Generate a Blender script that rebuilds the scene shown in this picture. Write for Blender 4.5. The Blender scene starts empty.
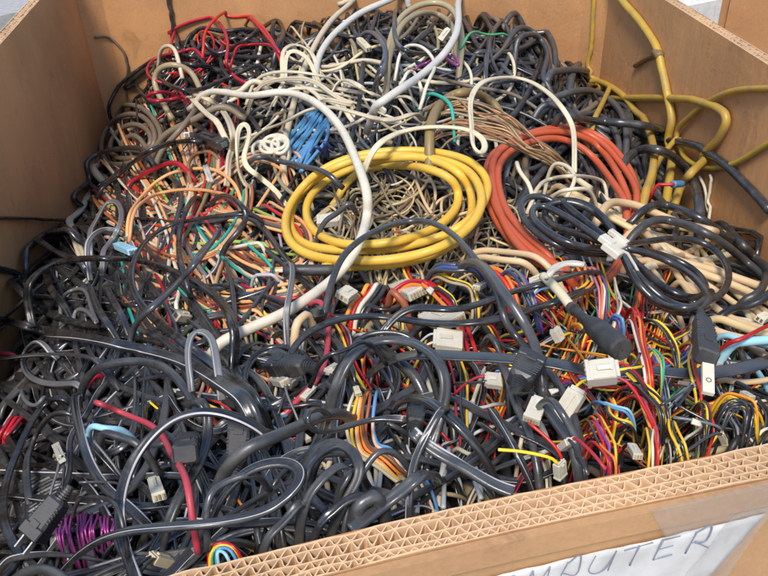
import bpy, math, random
import numpy as np
random.seed(7); RNG = np.random.default_rng(7)
col = bpy.context.scene.collection
# ------------------------------------------------------------------ camera model
F = 785.0; CAMH = 0.30
nz = lambda v: v/np.linalg.norm(v)
DN = nz(np.array([58, 1126, 785.])); YY = np.array([-120, -541, 785.]); YY = nz(YY-DN*YY.dot(DN)); XX = -np.cross(YY, -DN)*-1
XX = np.cross(YY, -DN)
if XX[0] < 0: XX = -XX
R = np.array([XX, YY, -DN]); CAM = np.array([0, 0, CAMH])
def rays(p):
    p = np.atleast_2d(np.asarray(p, float)); c = np.stack([p[:, 0]-384, p[:, 1]-288, np.full(len(p), F)], 1); return c@R.T
def at_z(p, z):
    d = rays(p); return CAM+d*((z-CAMH)/d[:, 2])[:, None]
def depth(q): return (np.atleast_2d(q)-CAM)@R.T.T@np.array([0, 0, 1.]) if False else ((np.atleast_2d(q)-CAM)@R)[:, 2]
def on_plane(p, a, b):
    d = rays(p); w = np.array(b[:2])-np.array(a[:2]); n = np.array([w[1], -w[0], 0]); t = (np.array([a[0], a[1], 0])-CAM).dot(n)/d.dot(n); return CAM+d*t[:, None]
# box inner outline at the rim (z = 0)
FL, FR = np.array([-.378, .192]), np.array([.496, .285])
BL, BR = np.array([-.378, 1.532]), np.array([.4965, 1.247])
ub = nz(BR-BL)
P_in = [FL, FR, np.array([.4963, 1.222]), BR-ub*.030, BL+ub*.040, np.array([-.378, 1.497])]
NF = nz(FR-FL); NF = np.array([-NF[1], NF[0]])
WALL = {'L': (BL, FL), 'B': (BL, BR), 'R': (BR, FR), 'F': (FL, FR)}
# ------------------------------------------------------------------ pile surface
ctl = []
def cp(px, py, z): q = at_z((px, py), z)[0]; ctl.append((q[0], q[1], z))
for (w, px, py) in [('L',100,150),('L',112,122),('L',104,138),('L',90,195),('L',30,275),('L',8,335),('L',0,400),('B',125,115),('B',150,60),('B',185,30),('B',250,28),('B',330,8),('B',400,0),('B',480,8),('B',530,18),('B',565,60),('B',592,85),
                    ('R',615,105),('R',650,140),('R',700,205),('R',740,238),('R',768,265)]:
    q = on_plane((px, py), *WALL[w])[0]; ctl.append((q[0], q[1], q[2]))
for px, py, z in [(768,440,-.02),(690,462,-.03),(600,482,-.03),(500,505,-.035),(400,525,-.04),(300,545,-.045),(205,568,-.05),(100,560,-.07),(20,560,-.09),(0,500,-.15),
                  (60,430,-.14),(120,480,-.09),(200,450,-.07),(300,450,-.06),(400,430,-.055),(500,420,-.05),(620,410,-.05),(720,390,-.06),
                  (60,350,-.18),(150,340,-.13),(250,330,-.10),(350,320,-.085),(450,320,-.08),(550,320,-.075),(650,320,-.085),(740,330,-.11),
                  (100,260,-.21),(200,250,-.15),(300,230,-.12),(400,210,-.10),(500,210,-.10),(600,230,-.11),(680,250,-.15),
                  (160,170,-.22),(250,150,-.15),(350,120,-.10),(450,110,-.09),(560,120,-.13),(640,170,-.17),(200,100,-.18),(300,70,-.10),(420,60,-.07),(500,70,-.08),(200,60,-.14),
                  (-60,600,-.12),(-60,480,-.2),(830,460,-.03),(830,330,-.1)]: cp(px, py, z)
ctl = np.array(ctl)
def tps(d): return np.where(d > 1e-9, d*d*np.log(d+1e-12), 0)
A = ctl[:, :2]; K = tps(np.linalg.norm(A[:, None]-A[None], axis=2))+np.eye(len(A))*2e-3
M_ = np.zeros((len(A)+3,)*2); M_[:len(A), :len(A)] = K; M_[:len(A), len(A)] = 1; M_[:len(A), len(A)+1:] = A; M_[len(A):, :len(A)] = M_[:len(A), len(A):].T
W_ = np.linalg.solve(M_, np.r_[ctl[:, 2], 0, 0, 0])
X0, Y0, CS = -.46, .12, .004; NX, NY = 262, 362
gx, gy = np.meshgrid(X0+CS*np.arange(NX), Y0+CS*np.arange(NY)); Q = np.stack([gx.ravel(), gy.ravel()], 1)
BASE = (tps(np.linalg.norm(Q[:, None]-A[None], axis=2))@W_[:-3]+W_[-3]+Q@W_[-2:]).reshape(NY, NX)
BASE = np.clip(BASE, -.36, -.012)
def look(g, xy):
    u = np.clip((xy[:, 0]-X0)/CS, 0, NX-1.001); v = np.clip((xy[:, 1]-Y0)/CS, 0, NY-1.001)
    i = u.astype(int); j = v.astype(int); a = u-i; b = v-j
    return g[j, i]*(1-a)*(1-b)+g[j, i+1]*a*(1-b)+g[j+1, i]*(1-a)*b+g[j+1, i+1]*a*b
ZMAP = BASE+.001
# ------------------------------------------------------------------ materials
def new_mat(name):
    m = bpy.data.materials.new(name); m.use_nodes = True; nt = m.node_tree; return m, nt, nt.nodes['Principled BSDF']
def N(nt, t, **k):
    n = nt.nodes.new(t)
    for a, v in k.items(): setattr(n, a, v)
    return n
MAT = {}
def plastic(key, rgb, rough=.4, var=.25, dirt=.35, dirtcol=(.16, .14, .12), spec=.5, bump=.0, scale=60):
    m, nt, b = new_mat(key); L = nt.links.new
    oi = N(nt, 'ShaderNodeObjectInfo'); tc = N(nt, 'ShaderNodeTexCoord')
    ns = N(nt, 'ShaderNodeTexNoise'); ns.inputs['Scale'].default_value = scale; ns.inputs['Detail'].default_value = 5; ns.inputs['Roughness'].default_value = .65
    L(tc.outputs['Object'], ns.inputs['Vector'])
    hsv = N(nt, 'ShaderNodeHueSaturation'); hsv.inputs['Color'].default_value = (*rgb, 1)
    mr = N(nt, 'ShaderNodeMapRange'); mr.inputs['To Min'].default_value = 1-var; mr.inputs['To Max'].default_value = 1+var
    L(oi.outputs['Random'], mr.inputs['Value']); L(mr.outputs[0], hsv.inputs['Value'])
    mh = N(nt, 'ShaderNodeMapRange'); mh.inputs['To Min'].default_value = .49; mh.inputs['To Max'].default_value = .51
    L(oi.outputs['Random'], mh.inputs['Value']); L(mh.outputs[0], hsv.inputs['Hue'])
    mx = N(nt, 'ShaderNodeMix', data_type='RGBA'); mx.inputs['B'].default_value = (*dirtcol, 1)
    cr = N(nt, 'ShaderNodeMapRange'); cr.inputs['From Min'].default_value = .45; cr.inputs['From Max'].default_value = .78; cr.inputs['To Max'].default_value = dirt
    L(ns.outputs['Fac'], cr.inputs['Value']); L(cr.outputs[0], mx.inputs['Factor']); L(hsv.outputs[0], mx.inputs['A']); L(mx.outputs['Result'], b.inputs['Base Color'])
    rr = N(nt, 'ShaderNodeMapRange'); rr.inputs['From Min'].default_value = .3; rr.inputs['From Max'].default_value = .7; rr.inputs['To Min'].default_value = rough-.08; rr.inputs['To Max'].default_value = rough+.2
    L(ns.outputs['Fac'], rr.inputs['Value']); L(rr.outputs[0], b.inputs['Roughness'])
    b.inputs['Specular IOR Level'].default_value = spec
    n2 = N(nt, 'ShaderNodeTexNoise'); n2.inputs['Scale'].default_value = 500; n2.inputs['Detail'].default_value = 2
    L(tc.outputs['Object'], n2.inputs['Vector'])
    bp = N(nt, 'ShaderNodeBump'); bp.inputs['Strength'].default_value = .12+bump; bp.inputs['Distance'].default_value = .0006
    L(n2.outputs['Fac'], bp.inputs['Height']); L(bp.outputs[0], b.inputs['Normal'])
    MAT[key] = m; return m
COL = dict(
 black=((.019,.019,.0195),.22,.6,.30), satin=((.032,.0315,.031),.34,.5,.40), slate=((.042,.043,.045),.24,.4,.35), farslate=((.048,.050,.054),.36,.35,.4), grey=((.12,.12,.12),.4,.3,.25), lgrey=((.42,.43,.45),.4,.15,.2),
 taupe=((.16,.12,.08),.45,.25,.3), olive=((.20,.13,.05),.45,.15,.3), khaki=((.34,.27,.15),.35,.35,.25), cream=((.62,.53,.36),.4,.12,.3), sand=((.66,.48,.26),.4,.08,.15), white=((.68,.62,.48),.36,.08,.3),
 bluewhite=((.54,.51,.45),.35,.1,.2), yellow=((.72,.42,.05),.36,.04,.28), mustard=((.46,.29,.04),.42,.1,.6), orange=((.50,.085,.032),.4,.1,.25), red=((.46,.012,.018),.35,.3,.12), pinkred=((.48,.05,.065),.4,.15,.15),
 peach=((.72,.36,.14),.4,.2,.15), skin=((.66,.42,.28),.4,.2,.2), rust=((.33,.09,.035),.4,.3,.2), copper=((.36,.19,.085),.38,.3,.2), green=((.05,.30,.12),.4,.3,.15), lime=((.30,.42,.08),.4,.2,.15), teal=((.02,.35,.25),.4,.1,.1),
 blue=((.08,.25,.46),.4,.25,.1), navy=((.03,.06,.20),.38,.3,.15), sky=((.32,.60,.72),.4,.15,.15), purple=((.16,.06,.34),.4,.3,.1), magenta=((.30,.05,.22),.3,.3,.1), pink=((.65,.20,.32),.4,.2,.1),
 orangew=((.80,.24,.03),.38,.15,.1), yelloww=((.85,.55,.03),.38,.1,.08), brown=((.14,.06,.03),.4,.3,.2), nylon=((.58,.54,.44),.38,.12,.3), stripe=((.50,.49,.50),.35,.1,.25), mould=((.016,.016,.017),.5,.3,.35), metal=((.6,.58,.52),.3,.1,.2))
for k, (c, ro, va, di) in COL.items(): plastic(k, c, ro, va, di)
for k_ in ('black', 'satin', 'slate', 'farslate', 'mould', 'grey'): MAT[k_].node_tree.nodes['Principled BSDF'].inputs['Specular IOR Level'].default_value = .85
MAT['metal'].node_tree.nodes['Principled BSDF'].inputs['Metallic'].default_value = 1
b_ = MAT['copper'].node_tree.nodes['Principled BSDF']; b_.inputs['Metallic'].default_value = .15
for k in ('magenta',): MAT[k].node_tree.nodes['Principled BSDF'].inputs['Metallic'].default_value = .55
def cardboard(key, rgb, dark=.75, streak=1.0, wear=1.0):
    m, nt, b = new_mat(key); L = nt.links.new; tc = N(nt, 'ShaderNodeTexCoord')
    def noise(sc, det=4, mp=None, rot=(0, 0, 0), dist=0., rough=.6):
        n = N(nt, 'ShaderNodeTexNoise'); n.inputs['Scale'].default_value = sc; n.inputs['Detail'].default_value = det; n.inputs['Distortion'].default_value = dist; n.inputs['Roughness'].default_value = rough
        q = N(nt, 'ShaderNodeMapping'); q.inputs['Scale'].default_value = mp or (1, 1, 1); q.inputs['Rotation'].default_value = rot; L(tc.outputs['Object'], q.inputs['Vector']); L(q.outputs[0], n.inputs['Vector']); return n.outputs['Fac']
    def rng(v, a, b_, c, d): r = N(nt, 'ShaderNodeMapRange'); r.inputs['From Min'].default_value = a; r.inputs['From Max'].default_value = b_; r.inputs['To Min'].default_value = c; r.inputs['To Max'].default_value = d; L(v, r.inputs['Value']); return r.outputs[0]
    def mix(f, a, col_): x = N(nt, 'ShaderNodeMix', data_type='RGBA'); x.inputs['B'].default_value = (*col_, 1); L(f, x.inputs['Factor']); L(a, x.inputs['A']); return x.outputs['Result']
    big = noise(5, 5, rough=.55); fib = noise(330, 4, (1, 1, .9)); flute = noise(1, 1, (75, 75, .5))
    r = N(nt, 'ShaderNodeValToRGB'); r.color_ramp.elements[0].position = .32; r.color_ramp.elements[1].position = .68; r.color_ramp.elements[0].color = (*[x*dark for x in rgb], 1); r.color_ramp.elements[1].color = (*[min(1, x*1.1) for x in rgb], 1)
    s = N(nt, 'ShaderNodeMath', operation='MULTIPLY_ADD'); s.inputs[1].default_value = .45; L(fib, s.inputs[0]); k = rng(big, 0, 1, -.25, .85); L(k, s.inputs[2]); L(s.outputs[0], r.inputs[0]); c = r.outputs[0]
    c = mix(rng(flute, .48, .75, 0, .07*streak), c, [x*.6 for x in rgb])
    c = mix(rng(noise(13, 9, (1.1, 1.1, .8), (.6, .3, .2), 2.2, .7), .57, .72, 0, .38*wear), c, [x*.45 for x in rgb])
    c = mix(rng(noise(26, 8, (.7, .7, 1.6), (.2, .9, .4), 1.5, .7), .63, .72, 0, .35*wear), c, [min(1, x*1.5+.05) for x in rgb])
    c = mix(rng(noise(3.5, 6, None, (0, 0, 0), .6), .5, .66, 0, .30*wear), c, (rgb[0]*.62, rgb[1]*.60, rgb[2]*.62))
    L(c, b.inputs['Base Color']); b.inputs['Roughness'].default_value = .72; b.inputs['Specular IOR Level'].default_value = .3
    h = N(nt, 'ShaderNodeMath', operation='MULTIPLY_ADD'); h.inputs[1].default_value = .5; L(flute, h.inputs[0]); L(noise(9, 4, None, (0, 0, 0), 1.5), h.inputs[2])
    h2 = N(nt, 'ShaderNodeMath', operation='MULTIPLY_ADD'); h2.inputs[1].default_value = .12; L(fib, h2.inputs[0]); L(h.outputs[0], h2.inputs[2])
    bp = N(nt, 'ShaderNodeBump'); bp.inputs['Strength'].default_value = .5; bp.inputs['Distance'].default_value = .003; L(h2.outputs[0], bp.inputs['Height']); L(bp.outputs[0], b.inputs['Normal'])
    MAT[key] = m
cardboard('card', (.50, .255, .108), wear=1.3); cardboard('card_edge', (.68, .46, .27), .8, 0, .5); cardboard('card_out', (.42, .24, .115), .8, 1, 1.2)
# ------------------------------------------------------------------ mesh helpers
def tag(o, label=None, cat=None, group=None, kind=None):
    if label: o['label'] = label
    if cat: o['category'] = cat
    if group: o['group'] = group
    if kind: o['kind'] = kind
    return o
def mesh_obj(name, V, Fc, mats, parent=None, mi=None, smooth=True, origin=None):
    V = np.asarray(V, float)
    pw = np.array(parent['_o'] if parent is not None and '_o' in parent else (0, 0, 0), float)
    o0 = (V.mean(0) if origin is None else np.array(origin, float)) if parent is None else pw
    me = bpy.data.meshes.new(name)
    if isinstance(Fc, np.ndarray) and Fc.ndim == 2:
        n, k = Fc.shape
        me.vertices.add(len(V)); me.vertices.foreach_set('co', (V-o0).astype(np.float32).ravel())
        me.loops.add(n*k); me.loops.foreach_set('vertex_index', Fc.astype(np.int32).ravel())
        me.polygons.add(n); me.polygons.foreach_set('loop_start', np.arange(0, n*k, k, dtype=np.int32))
        me.update(calc_edges=True)
    else:
        me.from_pydata([tuple(v) for v in (V-o0)], [], [tuple(f) for f in Fc])
    for m in (mats if isinstance(mats, (list, tuple)) else [mats]): me.materials.append(MAT[m] if isinstance(m, str) else m)
    if mi is not None: me.polygons.foreach_set('material_index', np.asarray(mi, np.int32))
    if smooth: me.polygons.foreach_set('use_smooth', np.ones(len(me.polygons), bool))
    me.update()
    o = bpy.data.objects.new(name, me); col.objects.link(o)
    if parent is None: o.location = o0; o['_o'] = [float(x) for x in o0]
    else: o.parent = parent; o['_o'] = [float(x) for x in pw]
    return o
def empty(name, loc):
    o = bpy.data.objects.new(name, None); o.location = tuple(loc); o['_o'] = [float(x) for x in loc]; o.empty_display_size = .01; col.objects.link(o); return o
def smooth1(a, k):
    if k < 1 or len(a) < 3: return a
    w = np.exp(-.5*(np.arange(-3*k, 3*k+1)/k)**2); w /= w.sum(); p = 3*k
    if a.ndim == 1: return np.convolve(np.pad(a, p, mode='edge'), w, 'valid')
    return np.stack([np.convolve(np.pad(a[:, i], p, mode='edge'), w, 'valid') for i in range(a.shape[1])], 1)
def catmull(P, step):
    P = np.asarray(P, float); n = len(P)
    if n == 2: P = np.array([P[0], (P[0]*2+P[1])/3, (P[0]+2*P[1])/3, P[1]]); n = 4
    E = np.vstack([2*P[0]-P[1], P, 2*P[-1]-P[-2]]); out = []
    for i in range(n-1):
        p0, p1, p2, p3 = E[i:i+4]; d = lambda a, b: max(np.linalg.norm((a-b)[:2])**.5, 1e-3)
        t1 = d(p0, p1); t2 = t1+d(p1, p2); t3 = t2+d(p2, p3); m = max(2, int(np.linalg.norm((p2-p1)[:2])/step))
        t = np.linspace(t1, t2, m, endpoint=False)[:, None]
        A1 = (t1-t)/t1*p0+t/t1*p1; A2 = (t2-t)/(t2-t1)*p1+(t-t1)/(t2-t1)*p2; A3 = (t3-t)/(t3-t2)*p2+(t-t2)/(t3-t2)*p3
        B1 = (t2-t)/t2*A1+t/t2*A2; B2 = (t3-t)/(t3-t1)*A2+(t-t1)/(t3-t1)*A3
        out.append((t2-t)/(t2-t1)*B1+(t-t1)/(t2-t1)*B2)
    out.append(P[-1:]); return np.vstack(out)
def profile(kind, r):
    if kind == 'z':      # two-core flat cord, figure of eight
        t1 = np.radians([-128, -88, -44, 0, 40, 62, 76, 100, 128]); t2 = t1+np.pi
        return np.stack([np.r_[.5+.5*np.cos(t1), -.5+.5*np.cos(t2)]*r, np.r_[.5*np.sin(t1), .5*np.sin(t2)]*r*1.05], 1)
    if kind == 'f':
        k = 12; th = (np.arange(k)+.5)/k*2*np.pi; s = lambda x, e: np.sign(x)*np.abs(x)**e
        return np.stack([s(np.cos(th), .35)*r, s(np.sin(th), .6)*r*.16], 1)
    k = 10 if r > .0015 else 7; th = np.arange(k)/k*2*np.pi; return np.stack([np.cos(th)*r, np.sin(th)*r], 1)
def tube_data(P, r, kind='r', roll=0.0, stripe=False, rs=None):
    P = np.asarray(P, float); n = len(P); T = np.gradient(P, axis=0); T /= np.maximum(np.linalg.norm(T, axis=1), 1e-9)[:, None]
    S = np.zeros((n, 3)); s = np.cross(T[0], (0, 0, 1.)); s = s if np.linalg.norm(s) > .1 else np.array([1., 0, 0]); s = nz(s-T[0]*s.dot(T[0])); S[0] = s
    for i in range(1, n):
        s = s-T[i]*s.dot(T[i]); s /= max(np.linalg.norm(s), 1e-9)
        if kind != 'r':
            h = np.cross(T[i], (0, 0, 1.)); l = np.linalg.norm(h)
            if l > .3: s = s*.9+h/l*.1*(1 if h.dot(s) > 0 else -1)
            s = s-T[i]*s.dot(T[i]); s /= max(np.linalg.norm(s), 1e-9)
        S[i] = s
    U = np.cross(S, T)
    if isinstance(roll, np.ndarray):
        c, q = np.cos(roll)[:, None], np.sin(roll)[:, None]; S, U = S*c+U*q, U*c-S*q
    pf = profile(kind, r); k = len(pf); sc = 1+np.clip(smooth1(RNG.normal(0, 1, n), 4)*.075, -.06, .06) if rs is None else rs
    V = P[:, None]+(S[:, None]*pf[None, :, :1]+U[:, None]*pf[None, :, 1:])*sc[:, None, None]
    V = V.reshape(-1, 3); i = np.arange(n-1)[:, None]; j = np.arange(k)[None]; a = i*k+j; b = i*k+(j+1) % k
    Fq = np.stack([a, b, b+k, a+k], 2).reshape(-1, 4)[:, ::-1]
    mi = np.zeros(len(Fq), int)
    if stripe:
        st = {1: [5], 2: [10], 3: [5, 10]}[stripe] if kind == 'z' else [2]
        mi = np.tile(np.isin(np.arange(k), st).astype(int), n-1)
    # end caps as quads (fan of pairs)
    def cap(o):
        c = []
        for q in range(1, k-1, 2):
            c.append([o, o+q, o+q+1, o+min(q+2, k-1)] if q+2 <= k-1 else [o, o+q, o+q+1, o+q+1])
        return [x for x in c if len(set(x)) == 4]
    caps = [x for x in cap(0)]+[x[::-1] for x in cap((n-1)*k)]
    if caps: Fq = np.vstack([Fq, np.array(caps)]); mi = np.r_[mi, np.zeros(len(caps), int)]
    return V, Fq, mi
CROP = {'0': (0,0,2.954), '1': (250,0,2.954), '2': (508,0,2.954), '3': (0,190,2.954), '4': (250,190,2.954), '5': (508,190,2.954), '6': (0,380,2.938), '7': (250,380,2.938), '8': (508,380,2.938),
 'a': (280,240,4.8), 'b': (420,240,4.8), 'c': (560,240,4.8), 'd': (608,300,4.8), 'e': (480,340,4.8), 'f': (120,140,4.8), 'g': (120,260,4.8), 'h': (240,340,4.8), 't': (588,0,4.267), 'u': (618,160,5.12), 'v': (180,470,4.267), 'w': (360,470,4.267), 'k': (0,270,4.43), 'm': (0,400,3.275), '*': (0,0,1)}
def parse(s):
    out = []; c = CROP['*']
    for t in s.split():
        if ':' in t: k, t = t.split(':'); c = CROP[k]
        w = ''
        if t[-1] in 'LBRFD': w = t[-1]; t = t[:-1]
        x, y = map(float, t.split(',')); out.append((c[0]+x/c[2], c[1]+y/c[2], w))
    return out
def clampbox(P, r):
    P = P.copy(); m = P[:, 2] < .03
    if m.any():
        for a, b in zip(P_in, P_in[1:]+P_in[:1]):
            w = nz(b-a); n = np.array([-w[1], w[0]]); d = (P[:, :2]-a)@n-(r+.001); k = m & (d < 0); P[k, :2] -= n*d[k][:, None]
    return P
RIMX, RIMY = [190, 360, 450, 540, 640, 768, 900], [573, 533, 509, 492, 467, 445, 416]
def solve(path, wpx, lift=0., dips='dd', stack=True, cap=.045, cushion=0., step=3.0, arch=0.):
    """pixel path -> 3-D centre line lying on the heap; wpx = cable width in photo pixels"""
    pts = parse(path) if isinstance(path, str) else path
    ctlz = []
    for x, y, w in pts:
        if w and w != 'D': q = on_plane((x, y), *WALL[w])[0]; ctlz.append((q[2], 1.))
        else: ctlz.append((-.1, 0.))
    rows = np.array([(x, y, z, w, float(l == 'D')) for (x, y, l), (z, w) in zip(pts, ctlz)])
    for i in range(len(rows)):            # carry explicit z to neighbours so blends stay sane
        if rows[i, 3] == 0:
            nb = [rows[j, 2] for j in (i-1, i+1) if 0 <= j < len(rows) and rows[j, 3] == 1]
            if nb: rows[i, 2] = nb[0]
    C = catmull(rows, step); sk = min(3.6, max(1.7, wpx*.42)); e0, e1 = C[0].copy(), C[-1].copy()
    if len(C) > 12: C[:, :2] = smooth1(C[:, :2], int(round(sk))); C[0], C[-1] = e0, e1
    px = C[:, :2]; rim = np.interp(px[:, 0], RIMX, RIMY); ok = (px[:, 1] < rim-wpx*.35) | (px[:, 0] < 190)
    if not ok.all() and ok.any():
        i0 = int(np.argmax(ok)); i1 = len(ok)-int(np.argmax(ok[::-1]))
        if i1-i0 > 6: C = C[i0:i1]
    px = C[:, :2]; wz = C[:, 2]; ww = np.clip(C[:, 3], 0, 1); n = len(px)
    z = np.full(n, -.1)
    for it in range(10):
        P = at_z(px, z); z = .5*z+.5*look(BASE, P[:, :2])
    P = at_z(px, z); P = at_z(px, z*(1-ww)+wz*ww); r = wpx/2*np.median(depth(P))/F
    zp = z+r+lift+cushion
    if stack:
        for it in range(3):
            P = at_z(px, np.where(ww > .5, wz, zp)); top = np.zeros(n); seg = np.r_[0, np.cumsum(np.linalg.norm(np.diff(P[:, :2], axis=0), axis=1))]
            g = ZMAP.copy() if it == 2 else ZMAP
            lag = 5*r+.01; jl = 0; k = max(1, int(round(r/CS)))
            for i in range(n):
                if it == 2:
                    while seg[jl] < seg[i]-lag: stamp(g, P[jl], r, zq[jl] if False else P[jl, 2]); jl += 1
                u = int(np.clip((P[i, 0]-X0)/CS, k, NX-2-k)); v = int(np.clip((P[i, 1]-Y0)/CS, k, NY-2-k))
                top[i] = g[v-k:v+k+1, u-k:u+k+1].max()
            b = look(BASE, P[:, :2]); top = np.clip(top-b, 0, cap)
            m = max(1, int(.018/max(seg[-1]/n, 1e-4))); tt = np.array([top[max(0, i-m):i+m+1].max() for i in range(n)])
            tt = smooth1(tt, m); zp = b+tt+r+lift
    if arch: zp = zp+arch*np.sin(np.pi*np.linspace(0, 1, n))
    for _ in range(3):
        P = at_z(px, zp); d = (P[:, :2]-FL)@NF; zp = np.where(px[:, 0] > 150, np.minimum(zp, -.003-r*.5+np.clip(d, 0, 9)*.55), zp)
    zp = smooth1(zp, 2); zf = zp*(1-ww)+wz*ww; P = at_z(px, zf)
    P[:, 2] -= np.clip(C[:, 4], 0, 1)*.03; ww = np.where(C[:, 4] > .5, 1, ww) if False else ww
    if stack:
        for i in range(n):
            if ww[i] < .5 and C[i, 4] < .3: stamp(ZMAP, P[i], r, P[i, 2])
    s = np.linspace(0, 1, n); L = np.linalg.norm(np.diff(P, axis=0), axis=1).sum(); e = min(.35, .06/max(L, .01))
    if dips[0] == 'd': P[:, 2] -= (np.clip(1-s/e, 0, 1)**2.2)*.026
    if dips[1] == 'd': P[:, 2] -= (np.clip(1-(1-s)/e, 0, 1)**2.2)*.026
    return clampbox(P, r), r
def stamp(g, p, r, z):
    k = max(1, int(round(r/CS))); u = int((p[0]-X0)/CS+.5); v = int((p[1]-Y0)/CS+.5)
    if k <= u < NX-k and k <= v < NY-k: q = g[v-k:v+k+1, u-k:u+k+1]; np.maximum(q, z+r, out=q)
def rollnoise(n, amp=1.0):
    a = smooth1(RNG.normal(0, 1, n), max(2, n//9)); a = a/max(a.std(), 1e-6); return a*amp*.5+RNG.normal(0, .15)
REG = {}
def cable(label, mat, w, path, prof='r', lift=0., dips='dd', name='cable', cat='cable', group=None, parent=None, stripe=None, cap=.045, stack=True, roll=.5, arch=0., step=3., kink=0.):
    P, r = solve(path, w, lift, dips, stack, cap, step=step, arch=arch)
    if kink: P[:, :] += smooth1(RNG.normal(0, 1, P.shape), 2)*kink
    if stripe is None: stripe = 0
    V, Fq, mi = tube_data(P, r, prof, rollnoise(len(P), roll) if prof != 'r' else 0., stripe)
    o = mesh_obj(name, V, Fq, [mat, 'stripe'] if stripe else [mat], parent, mi if stripe else None)
    if parent is None: tag(o, label, cat, group)
    elif label: o['label'] = label
    o['_r'] = r; REG[o.name] = P; return o, P, r
def harness(label, path, cols, w, gap=1.0, name='wire_harness', cat='wire harness', group=None, lift=0., dips='dd', cap=.03, wander=.5, stack=True, partname='wire'):
    P, r = solve(path, w, lift, dips, stack, cap)
    root = empty(name, P[0]); tag(root, label, cat, group)
    n = len(P); T = np.gradient(P, axis=0); T /= np.linalg.norm(T, axis=1)[:, None]+1e-9; S = np.cross(T, (0, 0, 1.)); S /= np.linalg.norm(S, axis=1)[:, None]+1e-6; S = smooth1(S, 4)
    m = len(cols)
    for i, c in enumerate(cols):
        off = (i-(m-1)/2)*2*r*gap; nn = smooth1(RNG.normal(0, 1, (n, 3)), max(3, n//7)); nn /= nn.std()+1e-9
        Pi = P+S*off+nn*r*wander*np.array([1, 1, .8])+np.array([0, 0, (RNG.random()-.5)*r*wander])
        V, Fq, mi = tube_data(clampbox(Pi, r), r, 'r'); mesh_obj(partname, V, Fq, [c], root)
    return root, P, r
# ------------------------------------------------------------------ solid pieces (plugs and connectors)
def frame_at(p0, p1, up=(0, 0, 1.)):
    x = nz(np.array(p1)-np.array(p0)); y = np.cross(np.array(up, float), x); y = nz(y); z = np.cross(x, y); return np.stack([x, y, z], 1)
class MB:
    def __init__(s): s.V = []; s.F = []
    def add(s, V, F_): o = len(s.V); s.V += [tuple(v) for v in V]; s.F += [tuple(i+o for i in f) for f in F_]
    def box(s, c, d, bev=.15, taper=1.0):
        """chamfered block, taper scales y,z at +x end"""
        c = np.array(c, float); d = np.array(d, float)/2; b = min(d)*bev; st = []
        for x, q in ((-d[0], 1), (-d[0]+b, 0), (d[0]-b, 0), (d[0], 1)):
            t = 1+(taper-1)*(x+d[0])/(2*d[0]); y, z = (d[1]-(b if q else 0))*t, (d[2]-(b if q else 0))*t; bb = b*t
            st.append([(x, y-bb, z), (x, y, z-bb), (x, y, -z+bb), (x, y-bb, -z), (x, -y+bb, -z), (x, -y, -z+bb), (x, -y, z-bb), (x, -y+bb, z)])
        V = [c+np.array(p) for ring in st for p in ring]; F_ = [tuple(range(8)), tuple(range(24, 32))[::-1]]
        for i in range(3):
            for j in range(8): F_.append((i*8+j, i*8+8+j, i*8+8+(j+1) % 8, i*8+(j+1) % 8))
        s.add(V, F_)
    def cyl(s, c, r, l, k=12, r2=None):
        r2 = r if r2 is None else r2; th = np.arange(k)/k*2*np.pi; V = [(c[0]-l/2, c[1]+r*np.cos(t), c[2]+r*np.sin(t)) for t in th]+[(c[0]+l/2, c[1]+r2*np.cos(t), c[2]+r2*np.sin(t)) for t in th]
        s.add(V, [tuple(range(k))[::-1], tuple(range(k, 2*k))]+[(j, (j+1) % k, k+(j+1) % k, k+j) for j in range(k)])
    def tube(s, P, r, kind='r'):
        V, Fq, _ = tube_data(np.asarray(P, float), r, kind); s.add(V, Fq.tolist())
    def build(s, name, mat, parent=None, fr=None, loc=(0, 0, 0), smooth=False):
        V = np.array(s.V)
        if fr is not None: V = V@fr.T
        V = V+np.array(loc); return mesh_obj(name, V, s.F, mat, parent, smooth=smooth)
def spot(px, py, lift=.006):
    z = -.1
    for _ in range(12): q = at_z((px, py), z); z = .5*z+.5*(look(np.maximum(BASE, np.minimum(ZMAP, BASE+.03)), q[:, :2])[0]+lift)
    return at_z((px, py), z)[0]
def pl(c, s):    # point in crop c
    return [(x, y) for x, y, _ in parse(c+':'+s)]
# ------------------------------------------------------------------ the cardboard box
BOT = -.62
box = empty('cardboard_box', (.06, .7, BOT-.02)); tag(box, 'big open brown corrugated cardboard box filled to the brim with old cables', 'cardboard box')
TH = [.0195, .016, .014, .014, .014, .016]     # thickness of each panel
nP = len(P_in); lines = []
for i in range(nP):
    a, b = P_in[i], P_in[(i+1) % nP]; w = nz(b-a); n = np.array([w[1], -w[0]]); lines.append((a, w, n))
def isect(l1, o1, l2, o2):
    a = l1[0]+l1[2]*o1; b = l2[0]+l2[2]*o2; M2 = np.array([l1[1], -l2[1]]).T; t = np.linalg.solve(M2, b-a); return a+l1[1]*t[0]
def offs(fr): return [isect(lines[i-1], TH[i-1]*fr, lines[i], TH[i]*fr) for i in range(nP)]
O_in, O_out = offs(0), offs(1)
LAY = {0: [(.0050, .0068), (.0052, .0068), (.0042, .0062), (.0046, .0052)]}
pn = ['front_wall', 'side_wall', 'corner_fold', 'back_wall', 'corner_fold', 'side_wall']
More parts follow.
